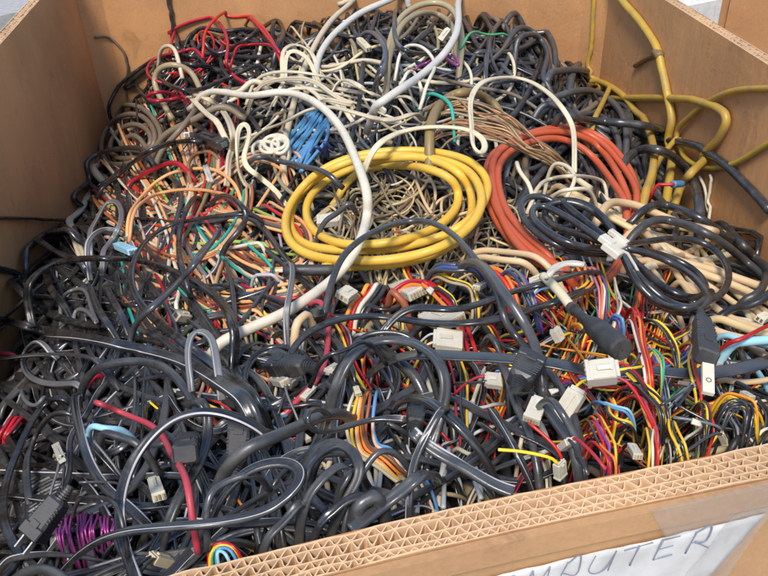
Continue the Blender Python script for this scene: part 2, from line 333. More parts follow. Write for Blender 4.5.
def wall_grid(a, b, z0, z1, nrm, amp, nu, nv, seed):
    u = np.linspace(0, 1, nu); v = np.linspace(0, 1, nv); g = np.random.default_rng(seed); ph = g.uniform(0, 6, 8); fq = g.uniform(1, 7, (8, 2)); V = []
    for q in v:
        for p in u:
            e = math.sin(math.pi*p)**.6*min(1, (1-q)*12) if amp else 0
            h = sum(math.sin(f[0]*p*3+f[1]*q*2.2+s) for f, s in zip(fq, ph))*amp*e/3
            xy = a+(b-a)*p+nrm*(h if True else 0); V.append((xy[0], xy[1], z0+(z1-z0)*q))
    Fc = [(j*nu+i, j*nu+i+1, (j+1)*nu+i+1, (j+1)*nu+i) for j in range(nv-1) for i in range(nu-1)]
    return V, Fc
for i in range(nP):
    a, b = O_in[i], O_in[(i+1) % nP]; A2, B2 = O_out[i], O_out[(i+1) % nP]; w = nz(b-a); n = lines[i][2]; Lw = np.linalg.norm(b-a)
    m = MB(); cav = .0065
    V, Fc = wall_grid(a, b, BOT, -.0002, n, .004 if Lw > .3 and i else 0, 40, 20, i+3); m.add(V, [f[::-1] for f in Fc])
    panel = m.build(pn[i], 'card', box, smooth=True)
    V, Fc = wall_grid(A2, B2, BOT, -.0002, n, 0, 30, 8, i); m = MB(); m.add(V, Fc)
    m.add([(a[0], a[1], -cav), (b[0], b[1], -cav), (B2[0], B2[1], -cav), (A2[0], A2[1], -cav)], [(0, 1, 2, 3)])
    m.build('outer_liner', 'card_out', panel)
    # corrugated top edge: liners and fluted sheets with open cavities
    lay = LAY.get(i) or [(TH[i]/2, .0086), (TH[i]/2, .0086)]; LN = 900
    mm = MB(); o = 0.; rg = np.random.default_rng(i+40); t = .0007
    def ribbon(offf, step, jit=.0006, th=t, open_=None):
        k = int(Lw/step); s = np.linspace(0, 1, k+1); Pm = []
        for q in s:
            dst = offf(q*Lw); f = dst/TH[i]; p = (a+(b-a)*q)*(1-f)+(A2+(B2-A2)*q)*f; Pm.append(p)
        Pm = np.array(Pm); T2 = np.gradient(Pm, axis=0); T2 /= np.linalg.norm(T2, axis=1)[:, None]; N2 = np.stack([T2[:, 1], -T2[:, 0]], 1)
        zt = smooth1(rg.normal(0, 1, k+1), 2)*jit*1.5-.0003-np.clip(smooth1(rg.normal(0, 1, k+1), 6)-.25, 0, 1)*.004; l, r_ = Pm-N2*th/2, Pm+N2*th/2
        V = [(*l[j], -cav) for j in range(k+1)]+[(*l[j], zt[j]) for j in range(k+1)]+[(*r_[j], zt[j]) for j in range(k+1)]+[(*r_[j], -cav) for j in range(k+1)]
        q = k+1; mm.add(V, [(c*q+j, c*q+j+1, (c+1)*q+j+1, (c+1)*q+j) for c in range(3) for j in range(k)])
    wob = [smooth1(rg.normal(0, 1, 400), 12)*.0011*1.6 if i == 0 else np.zeros(400) for _ in range(8)]
    tot = sum(h for h, _ in lay); bnd = [0]+list(np.cumsum([h for h, _ in lay])/tot*TH[i])
    def bd(kk):
        e = 1.0 if 0 < kk < len(lay) else 0.0
        return lambda s: float(np.clip(bnd[kk]+e*wob[kk][min(399, int(s/Lw*399))], .0006, TH[i]-.0006))
    for kk in range(len(lay)+1): ribbon(bd(kk), .0022 if i == 0 else .02, .0007, .0009 if kk in (0, len(lay)) else .0007)
    for kk, (h, pitch) in enumerate(lay):
        f0, f1 = bd(kk), bd(kk+1); ph = rg.uniform(0, 6); cr = smooth1(rg.normal(0, 1, 600), 9); cr /= cr.std(); pj = smooth1(rg.normal(0, 1, 600), 7)*5.; am = smooth1(rg.normal(0, 1, 600), 3); am /= am.std()
        crush = (kk == len(lay)-1 and i == 0)
        def fl(s, f0=f0, f1=f1, ph=ph, pitch=pitch, cr=cr, pj=pj, crush=crush):
            q = min(599, int(s/Lw*599)); w0 = math.sin(2*math.pi*s/pitch+ph+pj[q]+(cr[q]*.9 if crush else 0)); w0 = math.copysign(abs(w0)**.85, w0); g = .93-(.20*abs(cr[q]) if crush else .10*abs(cr[q])); g -= .09*abs(am[q]); w0 += .2*am[q]*(1-abs(w0))
            return f0(s)+(f1(s)-f0(s))*(.5+.5*w0*max(g, .3))
        ribbon(fl, .0010 if i == 0 else .0016, .0008, .0006)
    mm.build('corrugated_edge', 'card_edge', panel)
m = MB(); pts = [tuple(p) for p in O_out]
m.add([(p[0], p[1], BOT) for p in pts]+[(p[0], p[1], BOT-.012) for p in pts], [tuple(range(nP))[::-1], tuple(range(nP, 2*nP))]+[(j, (j+1) % nP, nP+(j+1) % nP, nP+j) for j in range(nP)])
m.build('bottom_panel', 'card_out', box)
# outer sleeve along the front: a proud strip under the rim
fo0, fo1 = O_out[0], O_out[1]; fw = nz(fo1-fo0); fnrm = np.array([fw[1], -fw[0]])
def fslab(x0, x1, z0, z1, t0, t1, nm, mat, par, seg=60, zj=.0006, zb=None):
    """slab on the front face; x in metres along the face, z height, t0..t1 distance out of it"""
    m = MB(); rg = np.random.default_rng(int(abs(z0)*9e3)+5); j0 = smooth1(rg.normal(0, 1, seg+1), 3)*zj; j1 = smooth1(rg.normal(0, 1, seg+1), 3)*zj; V = []
    for j in range(seg+1):
        x = x0+(x1-x0)*j/seg
        for (t, z) in ((t0, z1+j1[j]), (t1, z1+j1[j]), (t1, z0+j0[j]), (t0, z0+j0[j])): p = fo0+fw*x+fnrm*t; V.append((p[0], p[1], z))
    Fc = [(j*4+c, j*4+(c+1) % 4, (j+1)*4+(c+1) % 4, (j+1)*4+c) for j in range(seg) for c in range(4)]+[(0, 1, 2, 3), (seg*4+3, seg*4+2, seg*4+1, seg*4)]
    m.add(V, Fc); return m.build(nm, mat, par, smooth=False)
LF = np.linalg.norm(fo1-fo0)
fslab(-.002, LF+.002, -.0155, -.0012, .0004, .0048, 'sleeve_strip', 'card_out', box)
# label paper, writing and clear tape on the front face
Fa, Fb = fo0, fo1
def on_face(px, py, t=.001):
    q = on_plane((px, py), Fa+fnrm*t, Fb+fnrm*t)[0]; return q
def plain(key, rgb, rough, **kw):
    m, nt, b = new_mat(key); b.inputs['Base Color'].default_value = (*rgb, 1); b.inputs['Roughness'].default_value = rough
    for k, v in kw.items(): b.inputs[k.replace('_', ' ')].default_value = v
    MAT[key] = m; return m
def papery(key, rgb, rough=.6):
    m, nt, b = new_mat(key); n = N(nt, 'ShaderNodeTexNoise'); n.inputs['Scale'].default_value = 60; n.inputs['Detail'].default_value = 6
    r = N(nt, 'ShaderNodeValToRGB'); r.color_ramp.elements[0].color = (*[x*.82 for x in rgb], 1); r.color_ramp.elements[1].color = (*rgb, 1); r.color_ramp.elements[0].position = .35; r.color_ramp.elements[1].position = .6
    tc = N(nt, 'ShaderNodeTexCoord'); nt.links.new(tc.outputs['Object'], n.inputs[0]); nt.links.new(n.outputs['Fac'], r.inputs[0]); nt.links.new(r.outputs[0], b.inputs['Base Color']); b.inputs['Roughness'].default_value = rough
    bp = N(nt, 'ShaderNodeBump'); bp.inputs['Strength'].default_value = .3; bp.inputs['Distance'].default_value = .001; nt.links.new(n.outputs['Fac'], bp.inputs['Height']); nt.links.new(bp.outputs[0], b.inputs['Normal']); MAT[key] = m
papery('paper', (.58, .57, .55)); papery('ink', (.20, .22, .30))
m_, nt_, b_ = new_mat('tape'); MAT['tape'] = m_
b_.inputs['Base Color'].default_value = (.85, .84, .8, 1); b_.inputs['Roughness'].default_value = .1; b_.inputs['Alpha'].default_value = .13
n_ = N(nt_, 'ShaderNodeTexNoise'); n_.inputs['Scale'].default_value = 45; n_.inputs['Detail'].default_value = 4; n_.inputs['Distortion'].default_value = 2.
bp_ = N(nt_, 'ShaderNodeBump'); bp_.inputs['Strength'].default_value = .8; bp_.inputs['Distance'].default_value = .003; nt_.links.new(n_.outputs['Fac'], bp_.inputs['Height']); nt_.links.new(bp_.outputs[0], b_.inputs['Normal'])
def sheet(nm, mat, corners, t, thick, par, nu=24, nv=8, wav=.0004):
    c = [on_face(x, y, t) for x, y in corners]; rg = np.random.default_rng(len(nm)); n3 = np.array([fnrm[0], fnrm[1], 0]); V = []
    hh = smooth1(smooth1(rg.normal(0, 1, (nv+1, nu+1)), 1).T, 1).T*wav
    for k_, dz in ((0, 0), (1, thick)):
        for j in range(nv+1):
            for i in range(nu+1):
                p, q = i/nu, j/nv; x = (c[0]*(1-p)+c[1]*p)*(1-q)+(c[3]*(1-p)+c[2]*p)*q; V.append(x+n3*(dz+abs(hh[j, i])*(1 if wav else 0)))
    q = (nv+1)*(nu+1); Fc = []
    for j in range(nv):
        for i in range(nu):
            a0 = j*(nu+1)+i; Fc += [(q+a0, q+a0+nu+1, q+a0+nu+2, q+a0+1), (a0, a0+1, a0+nu+2, a0+nu+1)]
    for i in range(nu): Fc += [(i, q+i, q+i+1, i+1), (nv*(nu+1)+i, nv*(nu+1)+i+1, q+nv*(nu+1)+i+1, q+nv*(nu+1)+i)]
    for j in range(nv): a0 = j*(nu+1); Fc += [(a0, a0+nu+1, q+a0+nu+1, q+a0), (a0+nu, q+a0+nu, q+a0+2*nu+1, a0+2*nu+1)]
    m = MB(); m.add(V, Fc); return m.build(nm, mat, par, smooth=True)
paper = sheet('paper_label', 'paper', [(455, 593), (767, 514), (690, 600), (440, 680)], .0008, .0004, box, 40, 12, .0011)
paper['label'] = 'white paper label with COMPUTER handwritten in thin marker'
def strokes(nm, chars, org, du, dv, w):
    m = MB(); n3 = np.array([fnrm[0], fnrm[1], 0])
    for k_, (x0, sts) in enumerate(chars):
        for st in sts:
            Pp = [on_face(org[0]+du[0]*(x0+x)+dv[0]*y, org[1]+du[1]*(x0+x)+dv[1]*y, .0021) for x, y in st]; Pp = catmull(np.array([(*p, 0) for p in Pp])[:, :3]*1000, .8)/1000
            V_, F_, _ = tube_data(Pp+n3*.0004, w, 'r', rs=.75+.75*np.abs(smooth1(RNG.normal(0, 1.6, len(Pp)), 3))); m.add(V_, F_.tolist())
    return m.build(nm, 'ink', paper, smooth=True)
LET = {'C': [[(.9, .85), (.5, 1), (.08, .6), (.1, .2), (.5, 0), (.9, .15)]], 'O': [[(.5, 1), (.1, .6), (.15, .15), (.5, 0), (.85, .4), (.8, .85), (.5, 1)]], 'M': [[(.05, 0), (.2, 1)], [(.2, 1), (.5, .25), (.85, 1)], [(.85, 1), (.95, 0)]],
 'P': [[(.15, -.1), (.3, 1)], [(.28, .95), (.8, .95), (.85, .6), (.2, .45)]], 'U': [[(.12, 1), (.05, .3), (.35, 0), (.75, .25), (.9, 1)], [(.9, 1), (.85, 0)]], 'T': [[(.0, .92), (1.05, 1.0)], [(.55, .98), (.45, 0)]], 'E': [[(.2, 1), (.1, 0)], [(.2, 1), (.85, 1)], [(.15, .52), (.7, .55)], [(.1, 0), (.8, .05)]], 'R': [[(.1, -.05), (.25, 1)], [(.2, .97), (.8, .98), (.8, .6), (.2, .45)], [(.35, .45), (.95, -.05)]]}
strokes('handwriting', [(i*1.22, LET[c]) for i, c in enumerate('COMPUTER')], (457, 614), (26.6, -6.9), (7.5, -19), .00030)
sheet('clear_tape', 'tape', [(652, 514), (800, 474), (810, 500), (668, 542)], .0054, .0002, box, 40, 10, .0012)
sheet('clear_tape', 'tape', [(736, 515), (778, 505), (712, 600), (668, 600)], .0018, .0003, box, 20, 20, .0010)
# cardboard gives a little: the loaded front wall bows
def under(o, r):
    while o is not None:
        if o == r: return True
        o = o.parent
    return False
fr_ = [o for o in bpy.data.objects if o.name == 'front_wall'][0]
for o_ in bpy.data.objects:
    if o_.type == 'MESH' and (under(o_, fr_) or o_.name.split('.')[0] in ('sleeve_strip', 'paper_label', 'handwriting', 'clear_tape')):
        n_v = len(o_.data.vertices); a_ = np.zeros(n_v*3, np.float32); o_.data.vertices.foreach_get('co', a_); a_ = a_.reshape(-1, 3); wx = a_[:, 0]+o_['_o'][0]; wzz = a_[:, 2]+o_['_o'][2]
        a_[:, 1] += .0042*np.exp(-((wx-.055)/.13)**2)*np.clip(1+wzz/.3, 0, 1); o_.data.vertices.foreach_set('co', a_.ravel()); o_.data.update()
# ------------------------------------------------------------------ ground and what stands outside
papery('concrete', (.40, .38, .35), .85); papery('pale_concrete', (.62, .60, .56), .8)
m = MB(); s_ = 30.; m.add([(-s_, -s_, -.82), (s_, -s_, -.82), (s_, s_, -.82), (-s_, s_, -.82)], [(0, 1, 2, 3)]); tag(m.build('floor', 'concrete'), kind='structure')
# pallet under the box
papery('wood', (.42, .30, .17), .8)
pal = empty('wooden_pallet', (.06, .72, -.82)); tag(pal, 'plain wooden pallet underneath the big cable box', 'pallet')
for k in range(7): m = MB(); m.box((0, 0, 0), (1.02, .12, .02), .1); m.build('deck_board', 'wood', pal, loc=(.06, .2+k*.19, -.655))
for k in range(3): m = MB(); m.box((0, 0, 0), (.09, 1.28, .11), .05); m.build('bearer', 'wood', pal, loc=(-.38+k*.44, .77, -.7205))
for k in range(3): m = MB(); m.box((0, 0, 0), (1.02, .12, .02), .1); m.build('bottom_board', 'wood', pal, loc=(.06, .2+k*.57, -.8))
# the second carton on the right, behind the rim
q0 = at_z((722, 60), -.02)[0]
def carton(c, sx, sy, h, rot, label, mat):
    r = empty('cardboard_carton', (c[0], c[1], -.82)); tag(r, label, 'cardboard carton'); cr, sr = math.cos(rot), math.sin(rot); fr = np.array([[cr, -sr, 0], [sr, cr, 0], [0, 0, 1]])
    for (ox, oy, dx, dy) in ((-sx/2, 0, .012, sy), (sx/2, 0, .012, sy), (0, -sy/2, sx-.0125, .012), (0, sy/2, sx-.0125, .012)):
        m = MB(); m.box((ox, oy, h/2), (dx, dy, h), .1); m.build('panel', mat, r, fr, (c[0], c[1], -.82))
    m = MB(); m.box((0, 0, .02), (sx-.03, sy-.03, .01), .1); m.build('bottom_panel', mat, r, fr, (c[0], c[1], -.82))
    return r
cc_ = at_z((724, 12), -.10)[0]; ra_ = -(math.atan2(cc_[0], cc_[1])+.05); sh_ = np.array([math.cos(ra_)*.45-math.sin(ra_)*.45, math.sin(ra_)*.45+math.cos(ra_)*.45])
carton((cc_[0]+sh_[0], cc_[1]+sh_[1]), .9, .9, .86, ra_, 'brown cardboard carton standing outside beyond the sunlit rim of the cable box', 'card')
# white plastic trays on the ground beyond both rims
def tray(px, py, z, sx, sy, rot, mat, label):
    c = at_z((px, py), z)[0]; cr, sr = math.cos(rot), math.sin(rot); fr = np.array([[cr, -sr, 0], [sr, cr, 0], [0, 0, 1]]); r = empty('storage_crate', (c[0], c[1], -.82)); tag(r, label, 'crate'); h = z+.82
    for (ox, oy, dx, dy) in ((-sx/2, 0, .02, sy), (sx/2, 0, .02, sy), (0, -sy/2, sx-.0205, .02), (0, sy/2, sx-.0205, .02)): m = MB(); m.box((ox, oy, h/2), (dx, dy, h), .1); m.build('side_panel', mat, r, fr, (c[0], c[1], -.82))
    m = MB(); m.box((0, 0, h-.03), (sx-.05, sy-.05, .02), .1); m.build('load', mat, r, fr, (c[0], c[1], -.82))
papery('grey_blue', (.38, .37, .35), .7); papery('offwhite', (.72, .70, .66), .6)
tray(-6, 2, -.35, .5, .35, .6, 'grey_blue', 'blue grey crate outside beyond the shaded rim of the box')
tray(28, -12, -.45, .5, .4, .2, 'offwhite', 'off white crate outside next to the blue grey one')
tray(690, -12, -.45, .5, .3, .3, 'offwhite', 'white crate outside between the box rim and the carton')
# ------------------------------------------------------------------ deep tangle, over a black sheet that paints the gaps dark
Vs, Fs, Ms, o = [], [], [], 0
yy, xx = np.mgrid[0:NY:4, 0:NX:4]; Vb = np.stack([X0+xx*CS, Y0+yy*CS, BASE[yy, xx]-.055], 2).reshape(-1, 3); h_, w_ = yy.shape  # black sheet below the buried cables, its colour stands in for shade
idx = np.arange(h_*w_).reshape(h_, w_); Fb_ = np.stack([idx[:-1, :-1], idx[:-1, 1:], idx[1:, 1:], idx[1:, :-1]], 2).reshape(-1, 4)
cen = Vb[Fb_].mean(1); ins = np.ones(len(Fb_), bool)
for a, b in zip(P_in, P_in[1:]+P_in[:1]): w = nz(b-a); n = np.array([-w[1], w[0]]); ins &= (cen[:, :2]-a)@n > .009
Fb_ = Fb_[ins]; Vs.append(Vb); Fs.append(Fb_); Ms.append(np.zeros(len(Fb_), int)); o = len(Vb)
def inside(p):
    for a, b in zip(P_in, P_in[1:]+P_in[:1]):
        w = nz(b-a)
        if (p-a)@np.array([-w[1], w[0]]) < .01: return False
    return True
def walk(n, curl, p, ang, step):
    k = smooth1(RNG.normal(0, 1, n), max(2, n//10)); k = k/k.std()*curl+RNG.normal(0, curl*.5); a = ang+np.cumsum(k)*step; return np.array(p)+np.cumsum(np.stack([np.cos(a), np.sin(a)], 1)*step, axis=0)
for k in range(1000):
    p = (RNG.uniform(-.38, .5), .22+RNG.uniform(0, 1)**1.2*1.3)
    if not inside(np.array(p)): continue
    n = int(RNG.uniform(25, 60)); W = walk(n, 14, p, RNG.uniform(0, 6.3), .006); W = W[np.cumprod([inside(q) for q in W]).astype(bool)]; n = len(W)
    if n < 8: continue
    d = 0; r = RNG.choice([.0022, .003, .0036, .0016]); d = RNG.uniform(.014, .042)
    z = look(BASE, W)-d+.006*np.sin(np.linspace(0, RNG.uniform(3, 14), n)+RNG.uniform(0, 6)); V, Fq, mi = tube_data(clampbox(np.c_[W, z], r), r, RNG.choice(['r', 'r', 'z']))
    Vs.append(V); Fs.append(Fq+o); Ms.append(np.full(len(Fq), RNG.choice([0, 0, 0, 1, 1, 2, 3, 5], 1)[0])); o += len(V)
tag(mesh_obj('cable_tangle', np.vstack(Vs), np.vstack(Fs), ['black', 'satin', 'farslate', 'taupe', 'grey', 'khaki'], None, np.concatenate(Ms)), 'buried cables under the visible ones, over a black sheet painted as deep shade', None, None, 'stuff')
# ------------------------------------------------------------------ the crowd of smaller wires and cords lying in the heap
def inpoly(p, poly):
    x, y = p; c = False; n = len(poly)
    for i in range(n):
        (x1, y1), (x2, y2) = poly[i], poly[(i+1) % n]
        if (y1 > y) != (y2 > y) and x < (x2-x1)*(y-y1)/(y2-y1)+x1: c = not c
    return c
def rpt(poly):
    xs, ys = [p[0] for p in poly], [p[1] for p in poly]
    while True:
        p = (RNG.uniform(min(xs), max(xs)), RNG.uniform(min(ys), max(ys)))
        if inpoly(p, poly): return p
def rpath(poly, L, ang, spread, curl, step=7.):
    """a wandering pixel path through the region, steered back when it leaves"""
    c = np.array(rpt(poly)); a = math.radians(ang+RNG.normal(0, spread)); cen = np.mean(np.array(poly), 0); n = max(4, int(L/step)); out = []; k = RNG.normal(0, curl*.6); kk = 0
    c = c-np.array([math.cos(a), math.sin(a)])*L*.45
    for i in range(n):
        out.append((c[0], c[1], '')); kk = kk*.8+RNG.normal(0, curl)*.6; a += (k+kk)*step
        if not inpoly(c, poly):
            w = math.atan2(*(cen-c)[::-1]); dlt = (w-a+math.pi) % (2*math.pi)-math.pi; a += np.clip(dlt, -.35, .35)*.6
        c = c+np.array([math.cos(a), math.sin(a)])*step
    return [(float(x), float(y), '') for x, y, _ in out]
def fpath3(path, wpx, deep, amp):
    P, r = solve(path, wpx, 0, 'nn', False); n = len(P)
    ins = np.ones(n, bool)
    for a, b in zip(P_in, P_in[1:]+P_in[:1]): w = nz(b-a); ins &= (P[:, :2]-a)@np.array([-w[1], w[0]]) > r+.0025
    ins = np.cumprod(np.r_[ins[n//2:], 0])[:-1].sum(), np.cumprod(np.r_[ins[:n//2][::-1], 0])[:-1].sum(); P = P[n//2-ins[1]:n//2+ins[0]]; n = len(P)
    if n < 12: return None, r
    e = min(.4, .03/max(np.linalg.norm(np.diff(P, axis=0), axis=1).sum(), .01)); s = np.linspace(0, 1, n); P[:, 2] -= (np.clip(1-s/e, 0, 1)**1.6+np.clip(1-(1-s)/e, 0, 1)**2.2)*.03; s = np.linspace(0, 1, n)
    off = deep+amp*np.sin(s*RNG.uniform(2, 9)+RNG.uniform(0, 6.3)); t = -CAMH; sc_ = (P[:, 2]-off-CAMH)/(P[:, 2]-CAMH)
    return clampbox(CAM+(P-CAM)*sc_[:, None], r), r
def retry(f):
    for _ in range(4):
        P, r = f()
        if P is not None: return P, r
    return None, 0
def fill(n, poly, pal, w, L, ang, spread, curl, label, group, name, cat, deep=.010, amp=.008, prof=None, stripe=0.):
    ks = list(pal); pr = np.array([pal[k][0] if isinstance(pal[k], tuple) else pal[k] for k in ks], float); pr /= pr.sum()
    for i in range(n):
        k = ks[RNG.choice(len(ks), p=pr)]; ww = RNG.uniform(*w); P, r = retry(lambda: fpath3(rpath(poly, RNG.uniform(*L), ang, spread, curl), ww, deep*2*RNG.random(), RNG.uniform(0, amp)))
        if P is None: continue
        z = prof and RNG.random() < prof; st = (RNG.choice([1, 2]) if RNG.random() < stripe else 0) if z else 0
        V, Fq, mi = tube_data(P, r*(1.25 if z else 1), 'z' if z else 'r', rollnoise(len(P), 1.2) if z else 0., st)
        o = mesh_obj(name, V, Fq, [k, 'stripe'] if st else [k], None, mi if st else None)
        lb = label.replace('%c', NICE.get(k, k)); tag(o, lb, cat, group)
NICE = dict(black='black', satin='dull black', slate='slate grey', farslate='slate grey', grey='grey', lgrey='pale grey', taupe='brown grey', khaki='khaki', cream='cream', sand='sand coloured', white='white', peach='peach', skin='pale pink tan', red='red', pinkred='pinkish red', rust='rust brown',
 green='green', lime='lime green', teal='teal', blue='blue', orangew='orange', yelloww='yellow', brown='brown', purple='purple', pink='pink', copper='copper', navy='navy blue', sky='pale blue', magenta='magenta', mould='black', bluewhite='bluish white', yellow='yellow', orange='orange')
def fharn(n, poly, sets, w, L, ang, spread, curl, label, group, name='wire_harness', cat='wire harness', deep=.006):
    for i in range(n):
        st = sets[RNG.integers(len(sets))]; cols = list(st); P, r = retry(lambda: fpath3(rpath(poly, RNG.uniform(*L), ang, spread, curl), RNG.uniform(*w), RNG.uniform(0, deep*2), .005))
        if P is None: continue
        root = empty(name, P[0]); tag(root, label.replace('%c', NICE.get(cols[0], cols[0])+' and '+NICE.get(cols[1], cols[1])), cat, group)
        m = len(P); T = np.gradient(P, axis=0); T /= np.linalg.norm(T, axis=1)[:, None]+1e-9; S = np.cross(T, (0, 0, 1.)); S /= np.linalg.norm(S, axis=1)[:, None]+1e-6; S = smooth1(S, 3)
        for j, c in enumerate(cols):
            nn = smooth1(RNG.normal(0, 1, (m, 3)), max(3, m//6)); nn /= nn.std()+1e-9
            V, Fq, mi = tube_data(clampbox(P+S*(j-(len(cols)-1)/2)*2.3*r+nn*r*1.3, r), r, 'r'); mesh_obj('wire', V, Fq, [c], root)
LEFTMID = [(115, 190), (190, 165), (270, 175), (295, 215), (285, 330), (300, 385), (230, 390), (160, 345), (100, 290)]
NEST = [(330, 165), (420, 160), (500, 190), (560, 245), (530, 290), (420, 285), (320, 250)]
PSU = [(560, 265), (640, 275), (700, 300), (730, 380), (745, 440), (640, 470), (560, 480), (520, 400), (545, 330)]
CENT = [(280, 275), (440, 265), (560, 285), (560, 400), (480, 420), (330, 420), (270, 360)]
BOTM = [(-10, 400), (120, 350), (260, 390), (420, 395), (540, 410), (560, 480), (420, 510), (250, 545), (150, 576), (-10, 590)]
TOP = [(150, 60), (220, 30), (330, 10), (480, 5), (570, 30), (560, 120), (440, 140), (330, 150), (200, 145)]
RBACK = [(480, 20), (560, 40), (620, 80), (680, 150), (700, 215), (620, 210), (520, 130), (470, 80)]
LEFT = [(10, 300), (60, 230), (130, 190), (180, 240), (190, 330), (120, 400), (20, 420)]
REDGE = [(640, 230), (700, 225), (775, 275), (775, 420), (720, 390), (660, 330)]
LOWR = [(690, 390), (775, 380), (775, 450), (700, 460)]
# bottom layers first
fill(105, BOTM, dict(black=6, satin=4, slate=2.2, grey=.5), (4.6, 8), (140, 400), -50, 45, .009, '%c power cord half buried in the crowded tangle behind the front cardboard edge', 'black cords in the lower tangle', 'power_cable', 'power cord', .011, .009, .85, .4)
fill(60, LEFT, dict(black=6, satin=4, slate=1.5, grey=.5), (4.2, 7.5), (120, 300), 20, 55, .011, '%c cord tangled beside the shaded cardboard wall', 'dark cords beside the shaded wall', 'power_cable', 'power cord', .010, .009, .85, .4)
fill(90, TOP, dict(black=5, satin=3, slate=4, grey=.7, taupe=.8), (2.6, 5), (80, 240), 20, 60, .015, '%c cable tangled in front of the rear cardboard wall', 'dark cables along the rear wall', 'data_cable', 'data cable', .010, .010, .2, .1)
fill(85, RBACK, dict(black=3, satin=3, farslate=5, taupe=.5), (3.2, 6), (120, 300), 60, 45, .012, '%c cable in the dense coils behind the orange cable', 'slate cables in the far corner', 'data_cable', 'data cable', .010, .010)
fill(42, CENT, dict(black=5, satin=3, slate=2), (4.5, 8), (90, 200), 35, 45, .013, '%c cord weaving between connectors in the middle of the heap', 'dark cords in the middle', 'power_cable', 'power cord', .012, .008, .5, .3)
fill(22, REDGE, dict(sand=5, cream=2, black=4, satin=3, sky=1.5, slate=2), (5, 7), (90, 190), 30, 12, .006, '%c cable running down to the sunlit side wall', 'cables running to the sunlit wall', 'side_cable', 'cable', .008, .006)
fill(45, LEFTMID, dict(black=3, satin=2, slate=2, grey=1), (3, 5.5), (60, 170), 55, 50, .015, '%c cord among the peach and red wires', 'dark cords among the peach wires', 'data_cable', 'data cable', .009, .007, .3, .3)
LS = [('peach', 'skin', 'peach', 'red', 'skin', 'brown'), ('red', 'pinkred', 'khaki', 'green', 'red'), ('skin', 'peach', 'sand', 'rust', 'grey', 'peach'), ('lime', 'red', 'brown', 'peach', 'white'), ('grey', 'slate', 'skin', 'red'), ('rust', 'rust', 'peach', 'skin', 'teal'), ('lgrey', 'khaki', 'skin', 'peach')]
fharn(26, LEFTMID, LS, (2.8, 3.8), (120, 260), 58, 12, .009, '%c wires sweeping side by side down before the yellow coil', 'sweeping wire bundles by the yellow coil', deep=.002)
fill(70, LEFTMID, dict(peach=5, skin=4, red=3.5, pinkred=1.5, rust=2.5, khaki=2, green=1.3, lime=.9, white=1, lgrey=1, brown=1, cream=1, grey=2), (2.5, 4.0), (60, 190), 58, 24, .008, '%c thin wire in the colourful bundle before the yellow coil', 'thin coloured wires by the yellow coil', 'thin_wire', 'wire', .005, .005)
fill(34, [(230, 370), (300, 360), (310, 415), (240, 420)], dict(rust=6, brown=2, peach=2, copper=1), (2.2, 3), (40, 110), 60, 50, .03, '%c thin wire in the reddish brown nest under the pink red cable', 'reddish brown nest of wires', 'nest_wire', 'wire', .004, .004)
fill(150, NEST, dict(khaki=8, taupe=2, sand=1.5, olive=1), (1.5, 3.4), (45, 150), 20, 60, .028, 'thin %c wire in the dry looking nest inside and beside the yellow coil', 'khaki nest of thin wires', 'nest_wire', 'nest wire', .005, .006)
PS = [('red', 'black', 'yelloww', 'black'), ('yelloww', 'black', 'black', 'red'), ('red', 'yelloww', 'black'), ('orangew', 'orangew', 'red', 'black'), ('black', 'black', 'red', 'red', 'yelloww'), ('white', 'blue', 'purple', 'red'), ('pinkred', 'black', 'red'), ('yelloww', 'orangew'), ('blue', 'white', 'green'), ('orangew', 'red', 'yelloww', 'black', 'green')]
fharn(62, PSU, PS+[('black', 'white', 'lgrey', 'black'), ('black', 'satin', 'slate'), ('lgrey', 'khaki', 'white')], (1.6, 2.6), (70, 240), 62, 34, .012, '%c wire harness in the bright colourful knot beside the wide black strap', 'colourful power supply harnesses')
fharn(26, CENT, PS[:5]+[('white', 'lgrey'), ('khaki', 'white', 'lgrey'), ('orangew', 'red', 'black')], (2.3, 3.2), (60, 160), 35, 35, .014, '%c wire harness among white connectors below the yellow coil', 'wire harnesses in the middle')
fharn(14, LOWR, [('black', 'black', 'satin', 'black'), ('black', 'slate', 'black'), ('yelloww', 'black'), ('white', 'black')], (2.5, 3.4), (60, 130), 20, 35, .02, '%c wire bundle in the low corner next to the corrugated edge', 'wire bundles in the low corner')
fharn(18, [(300, 470), (420, 420), (520, 430), (560, 470), (430, 500), (330, 520)], [('red', 'black'), ('khaki', 'white', 'black'), ('lgrey', 'black'), ('yelloww', 'red')], (2.4, 3.4), (50, 120), 65, 30, .015, '%c wires showing between black cords just behind the corrugated edge', 'wires near the corrugated edge')
fill(40, [(200, 90), (330, 60), (440, 60), (520, 110), (460, 130), (330, 130), (240, 140)], dict(white=2, cream=4, khaki=3, lgrey=1.5, grey=1), (2.2, 4.2), (70, 240), 15, 40, .014, '%c thin cord lying over the dark cables behind the yellow coil', 'pale cords behind the yellow coil', 'pale_cable', 'pale cord', .002, .004)
fill(16, [(150, 90), (170, 50), (240, 30), (280, 60), (240, 110), (180, 110)], dict(red=2, black=5), (1.6, 2.4), (60, 170), 10, 60, .035, '%c thin wire looping over the black coil in the far corner', 'thin wires on the far corner coil', 'far_wire', 'far corner wire', -.002, .004)
fill(16, [(150, 60), (190, 40), (250, 50), (240, 100), (170, 110), (135, 90)], dict(black=5), (3, 4.5), (70, 190), 10, 60, .04, '%c cord in the black coil in the far corner', 'black coil in the far corner', 'far_cable', 'far corner cord', -.001, .004)
fill(26, [(20, 470), (110, 440), (150, 470), (100, 530), (20, 560)], dict(black=4, satin=3, grey=1), (2.6, 4), (60, 130), -35, 12, .006, '%c thin cord in the parallel bundle behind the two pin plug', 'thin parallel cords behind the plug', 'thin_cable', 'thin cord', .003, .002)
